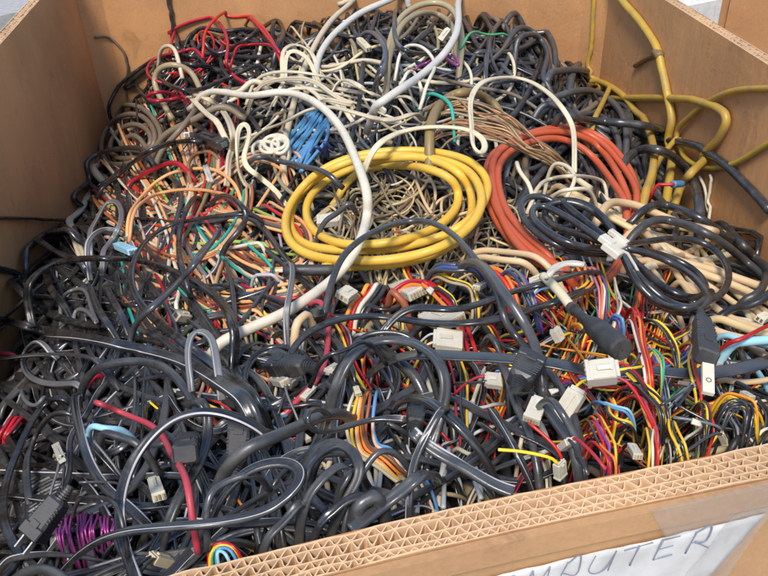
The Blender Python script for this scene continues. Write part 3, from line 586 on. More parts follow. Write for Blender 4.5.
fill(44, BOTM, dict(black=6, satin=3, slate=3), (5.2, 8.5), (240, 480), -40, 45, .0065, '%c flat two core cord sweeping over its neighbours low in the heap', 'long flat cords over the lower tangle', 'power_cable', 'power cord', -.0025, .006, .9, .5)
fill(16, LEFT, dict(black=6, satin=3, slate=3), (3.8, 6), (160, 320), 0, 50, .009, '%c flat cord sweeping over its neighbours near the shaded wall', 'long flat cords near the shaded wall', 'power_cable', 'power cord', -.002, .006, 1., .5)
fill(30, [(5, 240), (90, 200), (200, 200), (300, 250), (330, 380), (200, 400), (60, 400), (0, 380)], dict(black=6, satin=3, slate=3), (4.6, 7), (190, 400), 15, 45, .0065, '%c long cord sweeping from the shaded wall over the coloured wires', 'long cords over the coloured wires', 'power_cable', 'power cord', -.0035, .006, .7, .4)
fill(9, [(610, 200), (690, 215), (780, 270), (780, 345), (700, 300), (620, 240)], dict(sand=6, cream=2), (5.5, 8), (130, 260), 27, 6, .004, '%c cable running from behind the orange coil to the sunlit wall', 'beige cables beside the tied coil', 'side_cable', 'cable', .001, .003)
fill(22, [(330, 395), (470, 390), (560, 420), (570, 470), (450, 500), (330, 500)], dict(white=2, cream=3, lgrey=2, khaki=2), (3.5, 7), (50, 140), 75, 30, .014, '%c cord segment standing out between the black cords at front centre', 'pale cords at front centre', 'pale_cable', 'pale cord', .001, .004)
fharn(20, [(120, 400), (300, 390), (480, 400), (540, 450), (400, 500), (220, 530), (120, 520)], [('red', 'red'), ('white', 'khaki', 'lgrey'), ('red', 'black', 'yelloww'), ('pinkred', 'red', 'orangew'), ('blue', 'white'), ('orangew', 'skin', 'peach')], (2.4, 3.4), (50, 130), 60, 50, .018, '%c wires peeking out between the black cords of the lower tangle', 'wires peeking out of the lower tangle', deep=.001)
fill(26, [(770, 290), (900, 330), (960, 420), (800, 440)], dict(black=4, satin=3, slate=2, sand=2), (5, 8), (120, 260), 30, 30, .008, '%c cord lying in the side corner of the box behind the sunlit wall', 'cords in the side corner', 'side_cable', 'cable', .006, .006)
# ------------------------------------------------------------------ cables one can follow by eye, lowest first
PC, DC = 'power_cable', 'data_cable'
def C(label, mat, w, path, prof='r', **k):
    if mat in ('black', 'satin', 'slate') and w > 5.4 and prof != 'f': w *= .94
    k.setdefault('name', PC if prof == 'z' else 'cable'); k.setdefault('cat', 'power cord' if k['name'] == PC else 'cable'); return cable(label, mat, w, path, prof, **k)
# --- far left corner
C('thin grey cord hanging against the narrow fold of the far corner', 'taupe', 2.4, '0:262,98B 310,103B 350,130B 378,180B 385,300B 388,380', name='thin_cable', cat='thin cord', dips='nd')
C('thin black cord dangling down the rear wall into the far corner coil', 'black', 4, '0:497,-60B 505,30B 514,70B 519,100B 526,150 560,200', name='thin_cable', cat='thin cord', dips='nd')
for lb, p in [('black loop of the far corner coil, widest', '0:400,230 420,190 500,165 600,170 700,185 768,210 740,270 640,285 520,320 430,290 398,240 440,200 560,190 690,215'), ('black loop of the far corner coil, upper strand', '0:530,120 560,90 620,100 680,120 740,90 790,100 830,150 760,170 640,160 560,150'),
 ('black cord arching from the far corner coil toward the rear wall', '0:545,85 600,80 660,95 720,85 768,92 1:30,100 80,160 60,200'), ('black cord looping up behind the red wire', '0:590,60 600,120 640,160 1:70,60 85,55 100,100 80,150'), ('black cord sagging between red loops', '0:430,200 480,240 560,270 650,240 740,200 800,180')]:
    C(lb, 'black', 4.2, p, group=None, name='thin_cable', cat='thin cord')
C('red wire making a tall loop over the far corner coil', 'red', 3, '0:495,150 510,110 530,70 575,45 630,52 662,85 675,140 665,190 690,225 740,250 780,230', lift=.008, name='thin_wire', cat='wire')
C('red wire arching up the rear wall', 'red', 2.8, '0:590,125 605,95 640,50 695,24 740,45 768,78 1:30,70 75,135 95,175', lift=.008, name='thin_wire', cat='wire')
C('red wire hooked round the small black coil end', 'red', 2.8, '0:600,130 540,152 460,170 430,200 436,228 480,245 550,262', lift=.006, name='thin_wire', cat='wire')
C('red wire with a flat loop under the pale hook', 'red', 3.2, '0:550,262 480,270 432,280 430,294 460,300 530,288 600,270', lift=.006, name='thin_wire', cat='wire')
C('red wire running level to the rear wall', 'red', 2.6, '0:672,152 700,136 768,130 1:60,130 95,150', lift=.006, name='thin_wire', cat='wire')
C('red wire crossing diagonally behind the white cords', 'red', 2.8, '1:-20,30 10,60 60,120 95,165 110,190', lift=.006, name='thin_wire', cat='wire')
# --- taupe coil at the left
C('brown grey cable wound in wide loops against the shaded wall', 'taupe', 5.2, '0:300,500 272,450 282,380 328,327 392,308 445,338 478,400 460,450 390,480 320,485 297,440 308,388 348,346 402,335 445,362 462,412 440,450 380,470 330,462 322,430 340,395 372,370 412,366 446,392 450,425 420,450 375,450 352,430 372,402 405,396 435,410', lift=.001, cap=.02)
C('brown grey cable leaving the wide loops toward the centre', 'taupe', 6, '0:430,450 480,400 540,370 600,340 650,310 720,300')
C('brown grey cable beside the one leaving the loops', 'taupe', 5.5, '0:440,480 500,420 560,350 600,300 660,290', )
C('tan cable bent into a tall hook above the brown grey loops', 'khaki', 5.5, '0:500,306 468,280 454,240 465,205 500,190 545,198 580,230 600,268', lift=.006)
C('short pale tan cord hooked beside the red wires', 'cream', 3.5, '0:455,165 480,138 508,128 520,150 530,185', lift=.008)
# --- top centre
C('cream cable rising out of the top over the rear wall, nearer the corner', 'cream', 6, '1:330,-70 312,0 255,42 205,110 165,190 140,260 122,340 102,420 96,510', lift=.004, dips='nd')
C('bluish white cable rising out of the top beside the cream one', 'bluewhite', 6.3, '1:520,-60 415,0 335,32 270,80 222,130 195,190 190,250', lift=.004, dips='nd')
C('beige cable arching high near the rear wall', 'khaki', 6, '1:405,200 412,120 440,55 490,18 560,5 605,28 622,80 628,140 612,205', lift=.012)
C('beige cable in the lower of two arches near the rear wall', 'khaki', 5.5, '1:400,230 420,140 450,70 500,38 560,42 598,75 612,130', lift=.006)
for lb, p in [('slate cord curving behind the beige arches', '1:330,80 390,110 400,170 370,240 380,290'), ('black cord standing between the beige arches', '1:435,0 425,70 440,140 520,160 600,140'), ('slate cord at the foot of the grey white cable', '1:300,130 350,90 400,140 390,220 350,260'), ('black cord looped up against the rear wall', '1:60,95 70,55 95,70 100,110 60,150')]: C(lb, 'slate' if 'slate' in lb else 'black', 4.5, p)
C('white thin cord arching over the centre back', 'white', 3, '1:425,180 450,140 490,130 530,155 550,200 500,260', lift=.004, name='pale_cable', cat='pale cord')
C('thin white cord from a small plug behind the yellow coil', 'white', 3.4, '1:440,190 480,205 500,240 510,290 500,320', lift=.004, name='pale_cable', cat='pale cord')
C('burgundy thin wire crossing the centre back', 'magenta', 2.5, '1:590,110 600,150 620,200 560,160 520,190 480,150', lift=.003, name='thin_wire', cat='wire')
C('grey white cable swinging down from the top edge', 'bluewhite', 6.8, '1:640,-40 608,0 620,50 605,115 560,175 490,235 430,272 385,305 340,330', lift=.008, dips='nd')
C('green short wire beside the copper bundle', 'teal', 3, '1:490,270 540,275 575,290 595,305 605,355', lift=.006, name='thin_wire', cat='wire')
C('green wire near the far rear wall', 'green', 2.4, '1:620,88 660,90 700,105 740,100 790,90', lift=.004, name='thin_wire', cat='wire')
for i, p in enumerate(['1:90,185 92,150 130,128 175,148 205,175', '1:100,190 100,160 130,145 160,165 200,190', '1:-20,260 50,218 130,212 200,222 270,240 340,268 400,290 470,280 505,262', '1:-20,300 30,250 120,232 190,240 260,290 310,310 250,300 180,260', '1:60,260 130,225 210,250 300,270 350,275 300,240 230,225', '1:40,290 80,270 150,260 230,270 300,300', '1:0,240 60,230 150,250 240,310']):
    C(['cream cord curled beside the red wires', 'cream cord in the smaller curl beside the red wires', 'cream cord running level across the pale bundle', 'cream cord looping low in the pale bundle', 'cream cord doubled back on the pale bundle', 'cream cord underneath the pale bundle', 'cream cord starting the pale bundle'][i], 'cream', 4, p, lift=.003, prof='z', name='pale_cable', cat='pale cord')
for i in range(13):
    o_ = (i-6)*.68; C('blue strand of the bright blue bundle behind the yellow coil', 'blue', 3.4, f'1:{215+o_*6+RNG.normal(0,5)},{340+o_*5} {185+o_*9+RNG.normal(0,5)},{385+o_*5+RNG.normal(0,4)} {150+o_*10+RNG.normal(0,6)},{430+o_*6+RNG.normal(0,4)} {118+o_*12+RNG.normal(0,8)},{478+o_*8+RNG.normal(0,9)}', lift=.002+RNG.random()*.003, name='blue_strand', cat='blue cable', group='strands of the blue bundle', stack=False, dips='nn')
C('bluish strap holding the blue bundle', 'navy', 3.4, '1:175,390 200,430 235,470 215,400 240,380', name='cable_tie', cat='cable tie')
C('olive brown thick cable curling round the copper strands', 'olive', 8.5, '1:530,440 528,380 545,325 585,280 640,268 700,285 745,325 768,350', lift=.002)
# --- far right slate coils
for i, (p, w) in enumerate([('2:180,260 192,200 240,170 290,185 328,240 350,310 356,400 340,460', 7), ('2:90,310 180,272 250,265 310,300 345,350 352,440', 6.5), ('2:-20,42 50,40 100,75 135,130 142,190', 5.5), ('2:-10,90 50,80 100,120 120,180 110,240', 5.5), ('2:20,180 30,110 80,100 120,160 100,230 150,270', 5.5),
  ('2:380,280 440,300 490,350 512,410 500,470 460,515', 6.5), ('2:100,220 180,205 260,215 330,260 370,340', 6), ('2:60,340 100,300 180,330 240,360 260,430', 6), ('2:150,380 230,330 290,350 330,420 320,500', 6), ('2:340,330 380,300 420,340 430,400 400,470 420,540', 6)]):
    C(['slate cable with the tallest loop behind the orange coil', 'slate cable looping under the tallest slate loop', 'slate cable arching by the rear wall, outer one', 'slate cable arching by the rear wall, inner one', 'slate cable turned in a small ring by the rear wall', 'slate cable bent beside the dirty yellow cable', 'slate cable sloping behind the tallest slate loop', 'slate cable just above the orange coil', 'slate cable dropping behind the orange coil', 'slate cable threading through the dirty yellow loops'][i], 'farslate', w, p, name=DC, cat='data cable')
# --- dirty yellow cable on the far right
C('thinner dirty yellow cable hanging down the rear corner', 'mustard', 4.5, '2:262,-60B 275,0B 283,60B 297,120B 318,200B 300,260 240,380', name='extension_cable', cat='extension cable', dips='nd')
C('dirty yellow thick cable dropping from the top edge past a taped joint', 'mustard', 8.2, '2:300,-80R 350,0R 405,65R 450,135R 468,200R 485,280R 497,350R 490,430R 480,500 470,590', name='extension_cable', cat='extension cable', dips='nd')
C('dirty yellow cable in the low loop against the sunlit wall', 'mustard', 5.6, '2:515,410R 530,460R 570,490R 630,495R 690,478R 768,430R 830,395R', name='extension_cable', cat='extension cable', dips='nn')
C('dirty yellow cable curving out along the sunlit wall', 'mustard', 6, '2:420,560 440,480 510,395R 560,330R 620,288R 690,264R 800,260R', name='extension_cable', cat='extension cable', dips='dn')
C('dirty yellow cable bent in a wide knee over the slate coils', 'mustard', 7.4, '2:395,590 425,520 432,440 410,370 370,290 336,232 345,208 400,236 470,268 560,293R 630,315R 658,345R 640,405R 590,465R 530,520 490,590', lift=.014, name='extension_cable', cat='extension cable', cap=.07)
C('frayed brown tape tail sticking out of the taped yellow joint', 'brown', 5, 't:320,225R 260,250R 215,280R', name='tape_tail', cat='tape', dips='nn')
C('green grey tape wrapped on the dirty yellow joint', 'olive', 9.6, 't:312,215R 330,240R', name='tape_wrap', cat='tape wrap', dips='nn')
C('long slate cable sweeping across to the sunlit wall', 'slate', 8, '2:130,310 200,350 300,360 400,370 500,395 575,430R 650,480R 720,545R 790,620R', lift=.012, name=DC, cat='data cable', dips='dn', cap=.06)
C('slate cable arching down in front of the sunlit wall', 'slate', 8.5, '2:325,510 360,455 410,435 470,450 525,495 553,545 u:415,230 440,300', lift=.010, name=DC, cat='data cable', cap=.06)
C('red wire ending in a blue crimp by the sunlit wall', 'red', 3, 'u:170,120 230,126 290,124', lift=.02, name='crimped_wire', cat='wire', dips='dn')
C('blue crimp terminal on the red wire', 'blue', 6, 'u:280,124 330,122', lift=.02, name='crimp_terminal', cat='terminal', dips='nn')
C('white bare ended wire standing before the sunlit wall, bent one', 'white', 3.2, 'u:428,85R 450,125R 464,180R 470,240R 473,300', lift=.01, name='thin_wire', cat='wire', dips='nd')
C('white bare ended wire standing before the sunlit wall, upright one', 'white', 3.2, 'u:484,75R 486,110R 480,160R 474,220R 474,290', lift=.01, name='thin_wire', cat='wire', dips='nd')
# --- orange coil and copper bundle
oo = np.array([(515,390),(480,320),(440,268),(385,248),(310,256),(245,285),(210,310),(203,350),(212,410),(240,465),(290,515),(345,545)], float); oi_ = np.array([(475,395),(440,345),(400,300),(350,278),(300,285),(255,305),(238,330),(236,370),(250,420),(285,465),(325,500),(372,525)], float); orp = []
for k in range(4):
    t = [.1, .62, .32, .95][k]+RNG.normal(0, .06); q = oo*(1-t)+oi_*t+smooth1(RNG.normal(0, 1, oo.shape), 1)*7; orp += [(384+x/2, y/2, '') for x, y in q]+([(384+(420-30*t)/2, (535-10*t)/2, 'D'), (384+(470-30*t)/2, (500)/2, 'D'), (384+(505-30*t)/2, (450)/2, 'D')] if k < 3 else [])
C('orange extension cable coiled behind the black tied coil', 'orange', 7.2, orp, lift=.001, name='extension_cable', cat='extension cable', cap=.018)
for i in range(26):
    a_ = i/25; j = lambda s: RNG.normal(0, s)
    C('copper coloured speaker wire strand fanned over the orange coil', 'copper' if i % 4 else 'khaki', 2.0, f'1:{535+j(14)},{260+a_*110+j(6)} {600+j(10)},{282+a_*100+j(9)} {680+j(8)},{310+a_*95+j(11)} {768+j(8)},{345+a_*75+j(10)} 2:{60+j(8)},{400+a_*60+j(6)} {120+j(8)},{430+a_*50} {195+j(8)},{470+j(12)}', lift=.008, name='speaker_wire', cat='speaker wire', group='copper speaker wire strands', cap=.05, stack=i % 3 == 0)
for p in ['2:30,440 25,490 60,540 90,570', '2:110,520 130,480 190,500 200,540 150,570', '2:60,560 120,530 220,520 290,540 300,576', '2:100,580 180,560 250,560 280,590']: C('cream thin cord looped under the copper strands', 'cream', 3.6, p, lift=.004, name='pale_cable', cat='pale cord', group='cream loops under the copper strands')
# --- sand coloured cables on the right
C('sand coloured cable lying highest toward the sunlit wall', 'sand', 7, '5:255,45 300,34 380,44 450,75 520,100 600,120 690,142R', lift=.012, dips='dn')
C('sand coloured cable starting in a hook by the white tie', 'sand', 8, '5:335,120 345,95 385,95 415,130 450,190 520,215 600,235 680,262 800,305', lift=.003, dips='dn')
C('sand coloured cable below the hooked one', 'sand', 7.5, '5:400,160 470,205 560,240 640,270 720,305 800,345', dips='dn')
C('sand coloured cable under the black tied coil', 'sand', 8, '5:560,350 640,385 720,415 800,445', dips='dn')
C('sand coloured cable near the pale blue ribbon', 'sand', 8, '5:540,370 620,420 700,440 800,470', dips='dn')
C('pair of pale sand cables beside the yellow coil, upper', 'sand', 6.5, '4:600,165 680,175 768,185 5:60,190 130,212 180,230', lift=.003)
C('pair of pale sand cables beside the yellow coil, lower', 'sand', 6.5, '4:610,185 690,198 768,210 5:60,212 120,222', lift=.003)
C('pale blue flat cable running to the side wall', 'sky', 6, '5:590,400 650,430 720,450 800,462', dips='dn')
C('wide pale blue flat cable above the black strap', 'sky', 9, '5:620,455 700,448 810,440', dips='dn')
C('red wire crossing the pale blue cable', 'red', 4, '5:600,440 660,450 768,400 800,390', lift=.004, name='thin_wire', cat='wire', dips='dn')
for i, p in enumerate(['5:360,40 430,35 520,62 590,95 640,140 700,182 790,245', '5:350,100 450,85 560,115 640,160 700,210 800,290', '5:610,130 690,155 790,168', '5:660,330 720,320 760,290 760,250', '5:600,350 680,350 745,330 800,280', '5:600,60 700,170 740,210 790,260']):
    C(['thick black cable sweeping under the highest sand coloured one', 'thick black cable below the white tie running to the wall', 'short black cable touching the sunlit wall', 'black loop beside the tied coil', 'black band sagging at the side wall', 'black cable slanting into the side corner'][i], 'satin' if i % 2 else 'black', 8, p, dips='dn')
C('black cord running upright out of the side corner', 'black', 6, 'u:730,420 735,340 750,305 790,300', lift=.01, dips='dn')
# --- left side, long black cords
Lz = dict(prof='z')
C('cream wide cord climbing out at the shaded wall', 'cream', 7, '0:215,620 185,570 190,520 240,492 300,500', lift=.002, name='pale_cable', cat='pale cord')
C('cream wide cord running down beside the shaded wall', 'cream', 7.5, '3:170,-20 190,60 215,120 235,180 262,240', lift=.004, prof='z', name='pale_cable', cat='pale cord')
C('black cord crossing the shaded wall at mid height', 'black', 6, '3:-40,84L 40,84L 110,88L 170,98 225,130 270,170', lift=.01, dips='nd', **Lz)
C('black cord hanging in a tall bow beside the shaded wall', 'black', 9, '3:100,300 50,260 45,220 60,175 110,135 180,120 240,110', lift=.01, **Lz)
C('black cord slanting up to the far wall corner', 'black', 5, '3:60,200 110,130 150,70 190,10 0:210,560 240,520', lift=.02)
C('black cord end crossing above the arch', 'black', 7, '3:80,125 130,160 190,195 260,215', lift=.014, **Lz)
C('black cord leaning on the shaded wall, lower slant', 'black', 8, '3:-30,225L 40,275 100,340 200,385 300,402 360,380', lift=.008, dips='nd', **Lz)
C('grey striped cord leaning on the shaded wall, rising slant', 'satin', 5, '3:-30,420L 40,355 110,290 180,240', lift=.006, dips='nd', prof='z', stripe=1)
C('thick black cord lying level at the foot of the shaded wall', 'satin', 9, '3:-30,375L 50,395 150,418 260,440', lift=.004, dips='nd', **Lz)
C('grey striped cord looped around the pale blue connector', 'grey', 5, '3:250,210 255,160 290,120 345,118 385,150 405,200', lift=.008, prof='z', stripe=2)
C('grey striped cord folded in a narrow loop near the shaded wall', 'grey', 5, '3:250,145 285,90 315,35 345,28 362,75 330,150 285,195', lift=.01, prof='z', stripe=1)
C('black glossy cord in a half ring under the arch', 'black', 5, '3:312,240 320,300 360,340 415,338 450,300', lift=.004)
C('black glossy cord rising into the narrow top loop at the left', 'black', 5, '0:310,575 262,545 245,505 270,462 335,442 400,436 450,450', lift=.008)
C('thin grey cord arching left of the cut cord', 'grey', 4, '3:200,380 220,350 255,350 290,400 270,350 250,290 200,300 160,350', lift=.004)
for i, p in enumerate(['3:255,240 280,330 320,400 370,470', '3:300,250 330,320 380,400', '3:130,200 150,300 210,350']): C(['black cord dropping steeply under the arch', 'black cord dropping steeply next to a twin', 'black cord hidden low by the shaded wall'][i], 'black', 7, p, **Lz)
C('peach wire arched high over the colourful bundle', 'peach', 3.4, 'f:10,420 60,330 150,220 240,160 340,140 450,140 520,180 570,240 590,300', lift=.008, name='thin_wire', cat='wire')
C('peach wire arched below the high one', 'peach', 3.2, 'f:20,400 80,320 160,265 260,242 380,238 480,255 560,280 600,305', lift=.008, name='thin_wire', cat='wire')
C('tan wire in a small round hoop', 'copper', 3.4, 'f:340,200 322,120 345,75 400,52 460,60 500,80', lift=.008, name='thin_wire', cat='wire')
C('red cable emerging at the left of the colourful bundle', 'red', 4.5, 'f:0,270 40,210 110,170 180,128 280,105 350,115', lift=.004)
C('teal wire among the coloured wires', 'teal', 3, 'f:540,430 600,490 660,540 700,576 g:740,20 768,40', lift=.006, name='thin_wire', cat='wire')
C('grey wire with a white tip near the green knot', 'lgrey', 3.5, 'g:600,75 660,70 740,72 790,60', lift=.006, name='thin_wire', cat='wire')
# --- white cable and yellow coil
C('long cream cord waving above the blue bundle', 'cream', 5, '1:-20,388 50,380 110,358 170,325 230,315 300,330 370,350 430,355 485,328 510,290', lift=.006, prof='z', name='pale_cable', cat='pale cord')
yq = parse('*:329,270 365,268 405,262 440,250 466,230 474,205 466,180 440,162 400,155 355,160 318,178 296,204 290,228 300,244 330,252 370,252 415,245 455,230 480,208 489,184 476,163 445,151 400,148 352,155 316,172 294,196 285,220 291,243 318,256 360,260 405,257 445,245 472,224 482,200 470,172 435,158 392,156 350,168 322,186 308,206 310,226 330,240 365,243 405,238 438,225 458,204 456,182 432,168 395,164 358,172 330,188'); jn = smooth1(RNG.normal(0, 1, (len(yq), 2)), 1)*3.2; yq = [(x+j[0], y+j[1]*.8, '') for (x, y, _), j in zip(yq, jn)]
C('yellow extension cable wound in a wide oval coil', 'yellow', 8.2, yq,
  lift=.001, name='extension_cable', cat='extension cable', cap=.030, dips='nd')
C('black moulded grip at the end of the yellow cable', 'mould', 11, '4:248,236 200,238 150,235 100,238', lift=.004, name='cable_grip', cat='cable grip', dips='nn')
C('cream cord looping over the top right of the yellow coil', 'cream', 5.2, '1:325,450 370,430 430,395 500,378 580,375 650,385 692,412 700,445 680,462 660,440 655,370 652,290 680,245 768,228 2:60,238 120,275 165,325 190,370 203,445', lift=.010, prof='z', name='pale_cable', cat='pale cord', cap=.05)
C('thick white cable crossing the yellow coil and sweeping left', 'white', 8.2, '1:-190,275 -100,268 0,285 90,270 170,288 230,330 280,395 308,460 335,530 4:345,0 350,50 340,110 310,185 270,240 200,300 100,365 0,408 3:700,428 640,452 580,464', lift=.010, cap=.055)
C('cream cord starting at the white plug and bending down', 'cream', 6, '0:545,268 600,285 640,305 675,350 692,400 690,440 660,495', lift=.010, prof='z', name='pale_cable', cat='pale cord')
C('cream cord beside the white plug running under its twin', 'cream', 5, '0:540,262 575,300 620,345 665,370', lift=.006, prof='z', name='pale_cable', cat='pale cord')
C('cream cord folded in an upright narrow loop', 'cream', 5, '0:730,500 705,500 700,440 705,375 720,355 738,372 733,420 718,465 730,500 768,520 1:20,520 80,545 110,560', lift=.006, prof='z', name='pale_cable', cat='pale cord', cap=.05)
C('pale cream cord from the red loops up to the top', 'cream', 5, '0:600,270 660,265 700,280 740,240 790,215', lift=.006, name='pale_cable', cat='pale cord')
th = np.linspace(0, 5.2*2*np.pi, 60); 
C('white coiled telephone cord lying beside the blue bundle', 'white', 3.6, [(270+t*.55+(11+3*math.sin(t*.37))*math.cos(t+.2*math.sin(t*.8))-6, 147-t*.15+(8+2.5*math.sin(t*.53+1))*math.sin(t)+2*math.sin(t*.3), '') for t in th], lift=.004, name='coiled_cable', cat='coiled cord', step=1.5, cap=.02)
C('glossy black cord slanting across to the dark plug', 'black', 7.5, '0:262,585 340,520 400,475 470,432 550,415 620,422', lift=.012, prof='z', stripe=0, dips='dn')
C('dark grey cord under the yellow coil start', 'slate', 5, '1:-30,440 60,470 130,485 200,500 270,490', lift=.004)
C('slate cord inside the yellow coil', 'slate', 5, '4:180,110 240,80 290,40 310,0', lift=.004)
C('grey striped cord standing left of the yellow coil', 'grey', 6, 'a:10,0 35,50 60,100 62,170 45,260 30,350 22,490', lift=.012, prof='z', stripe=1)
# --- middle area
for i, (cols, p, w) in enumerate([(('black', 'black', 'white', 'red', 'orangew'), 'a:480,150 470,210 430,270 380,320 330,360', 4.6), (('red', 'red', 'orangew'), 'a:500,180 580,165 660,185 720,230 b:0,190 60,230 120,290 180,350 220,430 260,520', 4.0), (('orangew', 'red', 'red', 'orangew'), 'b:90,90 170,120 260,140 340,150 400,180 460,240', 4.0),
  (('yelloww', 'black', 'khaki'), 'b:0,150 80,160 150,200 230,215 265,240 270,320', 3.0), (('yelloww', 'black'), 'b:40,190 100,230 150,270 200,320', 3.0), (('purple', 'grey', 'navy'), 'b:340,130 420,130 480,180 520,250 600,310', 3.2), (('slate', 'navy', 'slate'), 'b:0,120 80,125 180,135 260,130 340,120', 4.0)]):
    harness(['black white and red ribbon curving down below the yellow coil', 'red and orange harness crossing the white connectors', 'orange and red harness under the yellow coil edge', 'yellow and black wires looping to a white connector', 'yellow and black pair slanting below the yellow coil', 'purple and grey wires beside the pale connector', 'blue grey wires hugging the lower edge of the yellow coil'][i], p, cols, w, lift=.003)
C('brown cable stub under the yellow coil', 'rust', 7, 'a:500,210 560,260 600,310 640,350', lift=.002)
C('pink red cable descending left of the centre', 'pinkred', 6, 'a:120,180 170,215 205,280 230,350 232,440 232,500 h:400,140 340,230 250,300 160,350 90,370', lift=.004)
C('thick wire curling at the beige cable stub', 'sand', 8, 'a:50,430 110,370 160,330', lift=.002)
for i, (w, p) in enumerate([(8.5, '4:80,560 90,520 110,475 165,425 250,385 340,372 430,378 520,393 620,395 700,387 768,375 5:60,355 140,330 230,295 280,268 290,248 260,238 200,248 130,270 60,288 0,303 4:740,315 690,332 620,352 540,350 490,345 440,352 390,375 350,395'),
   (6.5, '4:205,300 228,268 262,210 325,146 410,105 480,90 540,95 600,130 650,185 700,250 740,320 5:-10,390 40,450 80,500 e:330,150 400,250 440,350 480,450 530,576')]):
    C(['long black two core cord folded back over the colourful harnesses', 'black cord arching over the yellow coil and down to the front'][i], 'black' if i == 0 else 'slate', w, p, prof='z' if i == 0 else 'r', lift=.010, cap=.05)
C('thick dull black cable with a short cut end in the middle', 'slate', 11, '4:305,400 340,430 390,470 440,510 490,545 540,590', lift=.008)
C('black glossy cord in a half loop below the middle', 'black', 5.5, '4:220,500 280,470 340,430 420,420 480,440 520,490 560,540', lift=.004)
C('grey shiny cord arching through the centre of the heap', 'slate', 11, '4:215,590 265,510 330,455 405,440 480,448 535,478 572,525 582,590 7:575,40 545,110 510,170', lift=.010, prof='z')
C('thin black cord reaching to the white block', 'black', 4, '4:165,490 230,487 290,470 340,440 400,425', lift=.006)
C('black cord lying low beside the white block', 'black', 6, 'b:290,380 320,400 350,470 390,560 e:150,250', lift=.008)
C('thick slate cable slanting steeply from the middle down to the front', 'slate', 9.5, 'b:180,-10 240,40 310,120 370,210 430,290 500,400 550,480 590,576 e:300,90 330,130', lift=.010, prof='r')
C('slate cable left of the big white connectors', 'slate', 8, 'e:50,-10 90,60 130,160 150,260 200,370 250,470 310,590', lift=.008)
C('flat wide black strap lying across the middle of the heap', 'black', 17, 'b:-260,500 -100,515 0,540 60,550 e:0,80 100,85 200,95 320,105 420,125 520,150 620,150 d:150,330 300,350 430,355 540,345 650,325 790,290', prof='f', lift=.004, name='flat_strap', cat='strap', cap=.028, roll=.06, dips='dn')
# --- black tied coil right of centre
loops = ['5:300,168 240,125 170,65 120,22 70,14 32,30 35,70 70,115 140,162 220,186 290,190', '5:300,160 215,132 130,105 98,70 110,40 150,32 215,42 265,70 310,115', '5:295,175 200,165 110,120 60,70 75,40 140,60 220,110 300,165',
 '5:320,165 260,120 190,60 150,30 230,40 290,90 330,160', '5:340,165 420,150 520,143 590,160 640,205 657,260 632,310 575,335 505,325 430,282 365,205', '5:340,175 430,185 530,222 585,272 590,312 545,322 470,295 400,235 345,185',
 '5:335,185 370,260 430,330 495,362 555,365 590,345', '5:345,170 450,200 560,265 600,330 560,350 480,335 400,270 340,190', '5:340,190 390,285 455,340 520,352 570,340 600,300']
for i, p in enumerate(loops): C(f'glossy black cord loop gathered by the white tie, {["lowest", "small", "inner", "upper", "outermost", "middle", "trailing", "crossed", "under"][i]} one toward the {"orange coil" if i < 4 else "sunlit wall"}', 'black', 6.8, p, lift=.006, cap=.028, dips='nn', name='tied_cable', cat='tied cord', group='loops of the black tied coil')
C('black cord leading from the tied coil to a barrel plug', 'black', 7, '5:540,335 560,365 570,390 578,420', lift=.008, dips='nn', name='tied_cable', cat='tied cord')
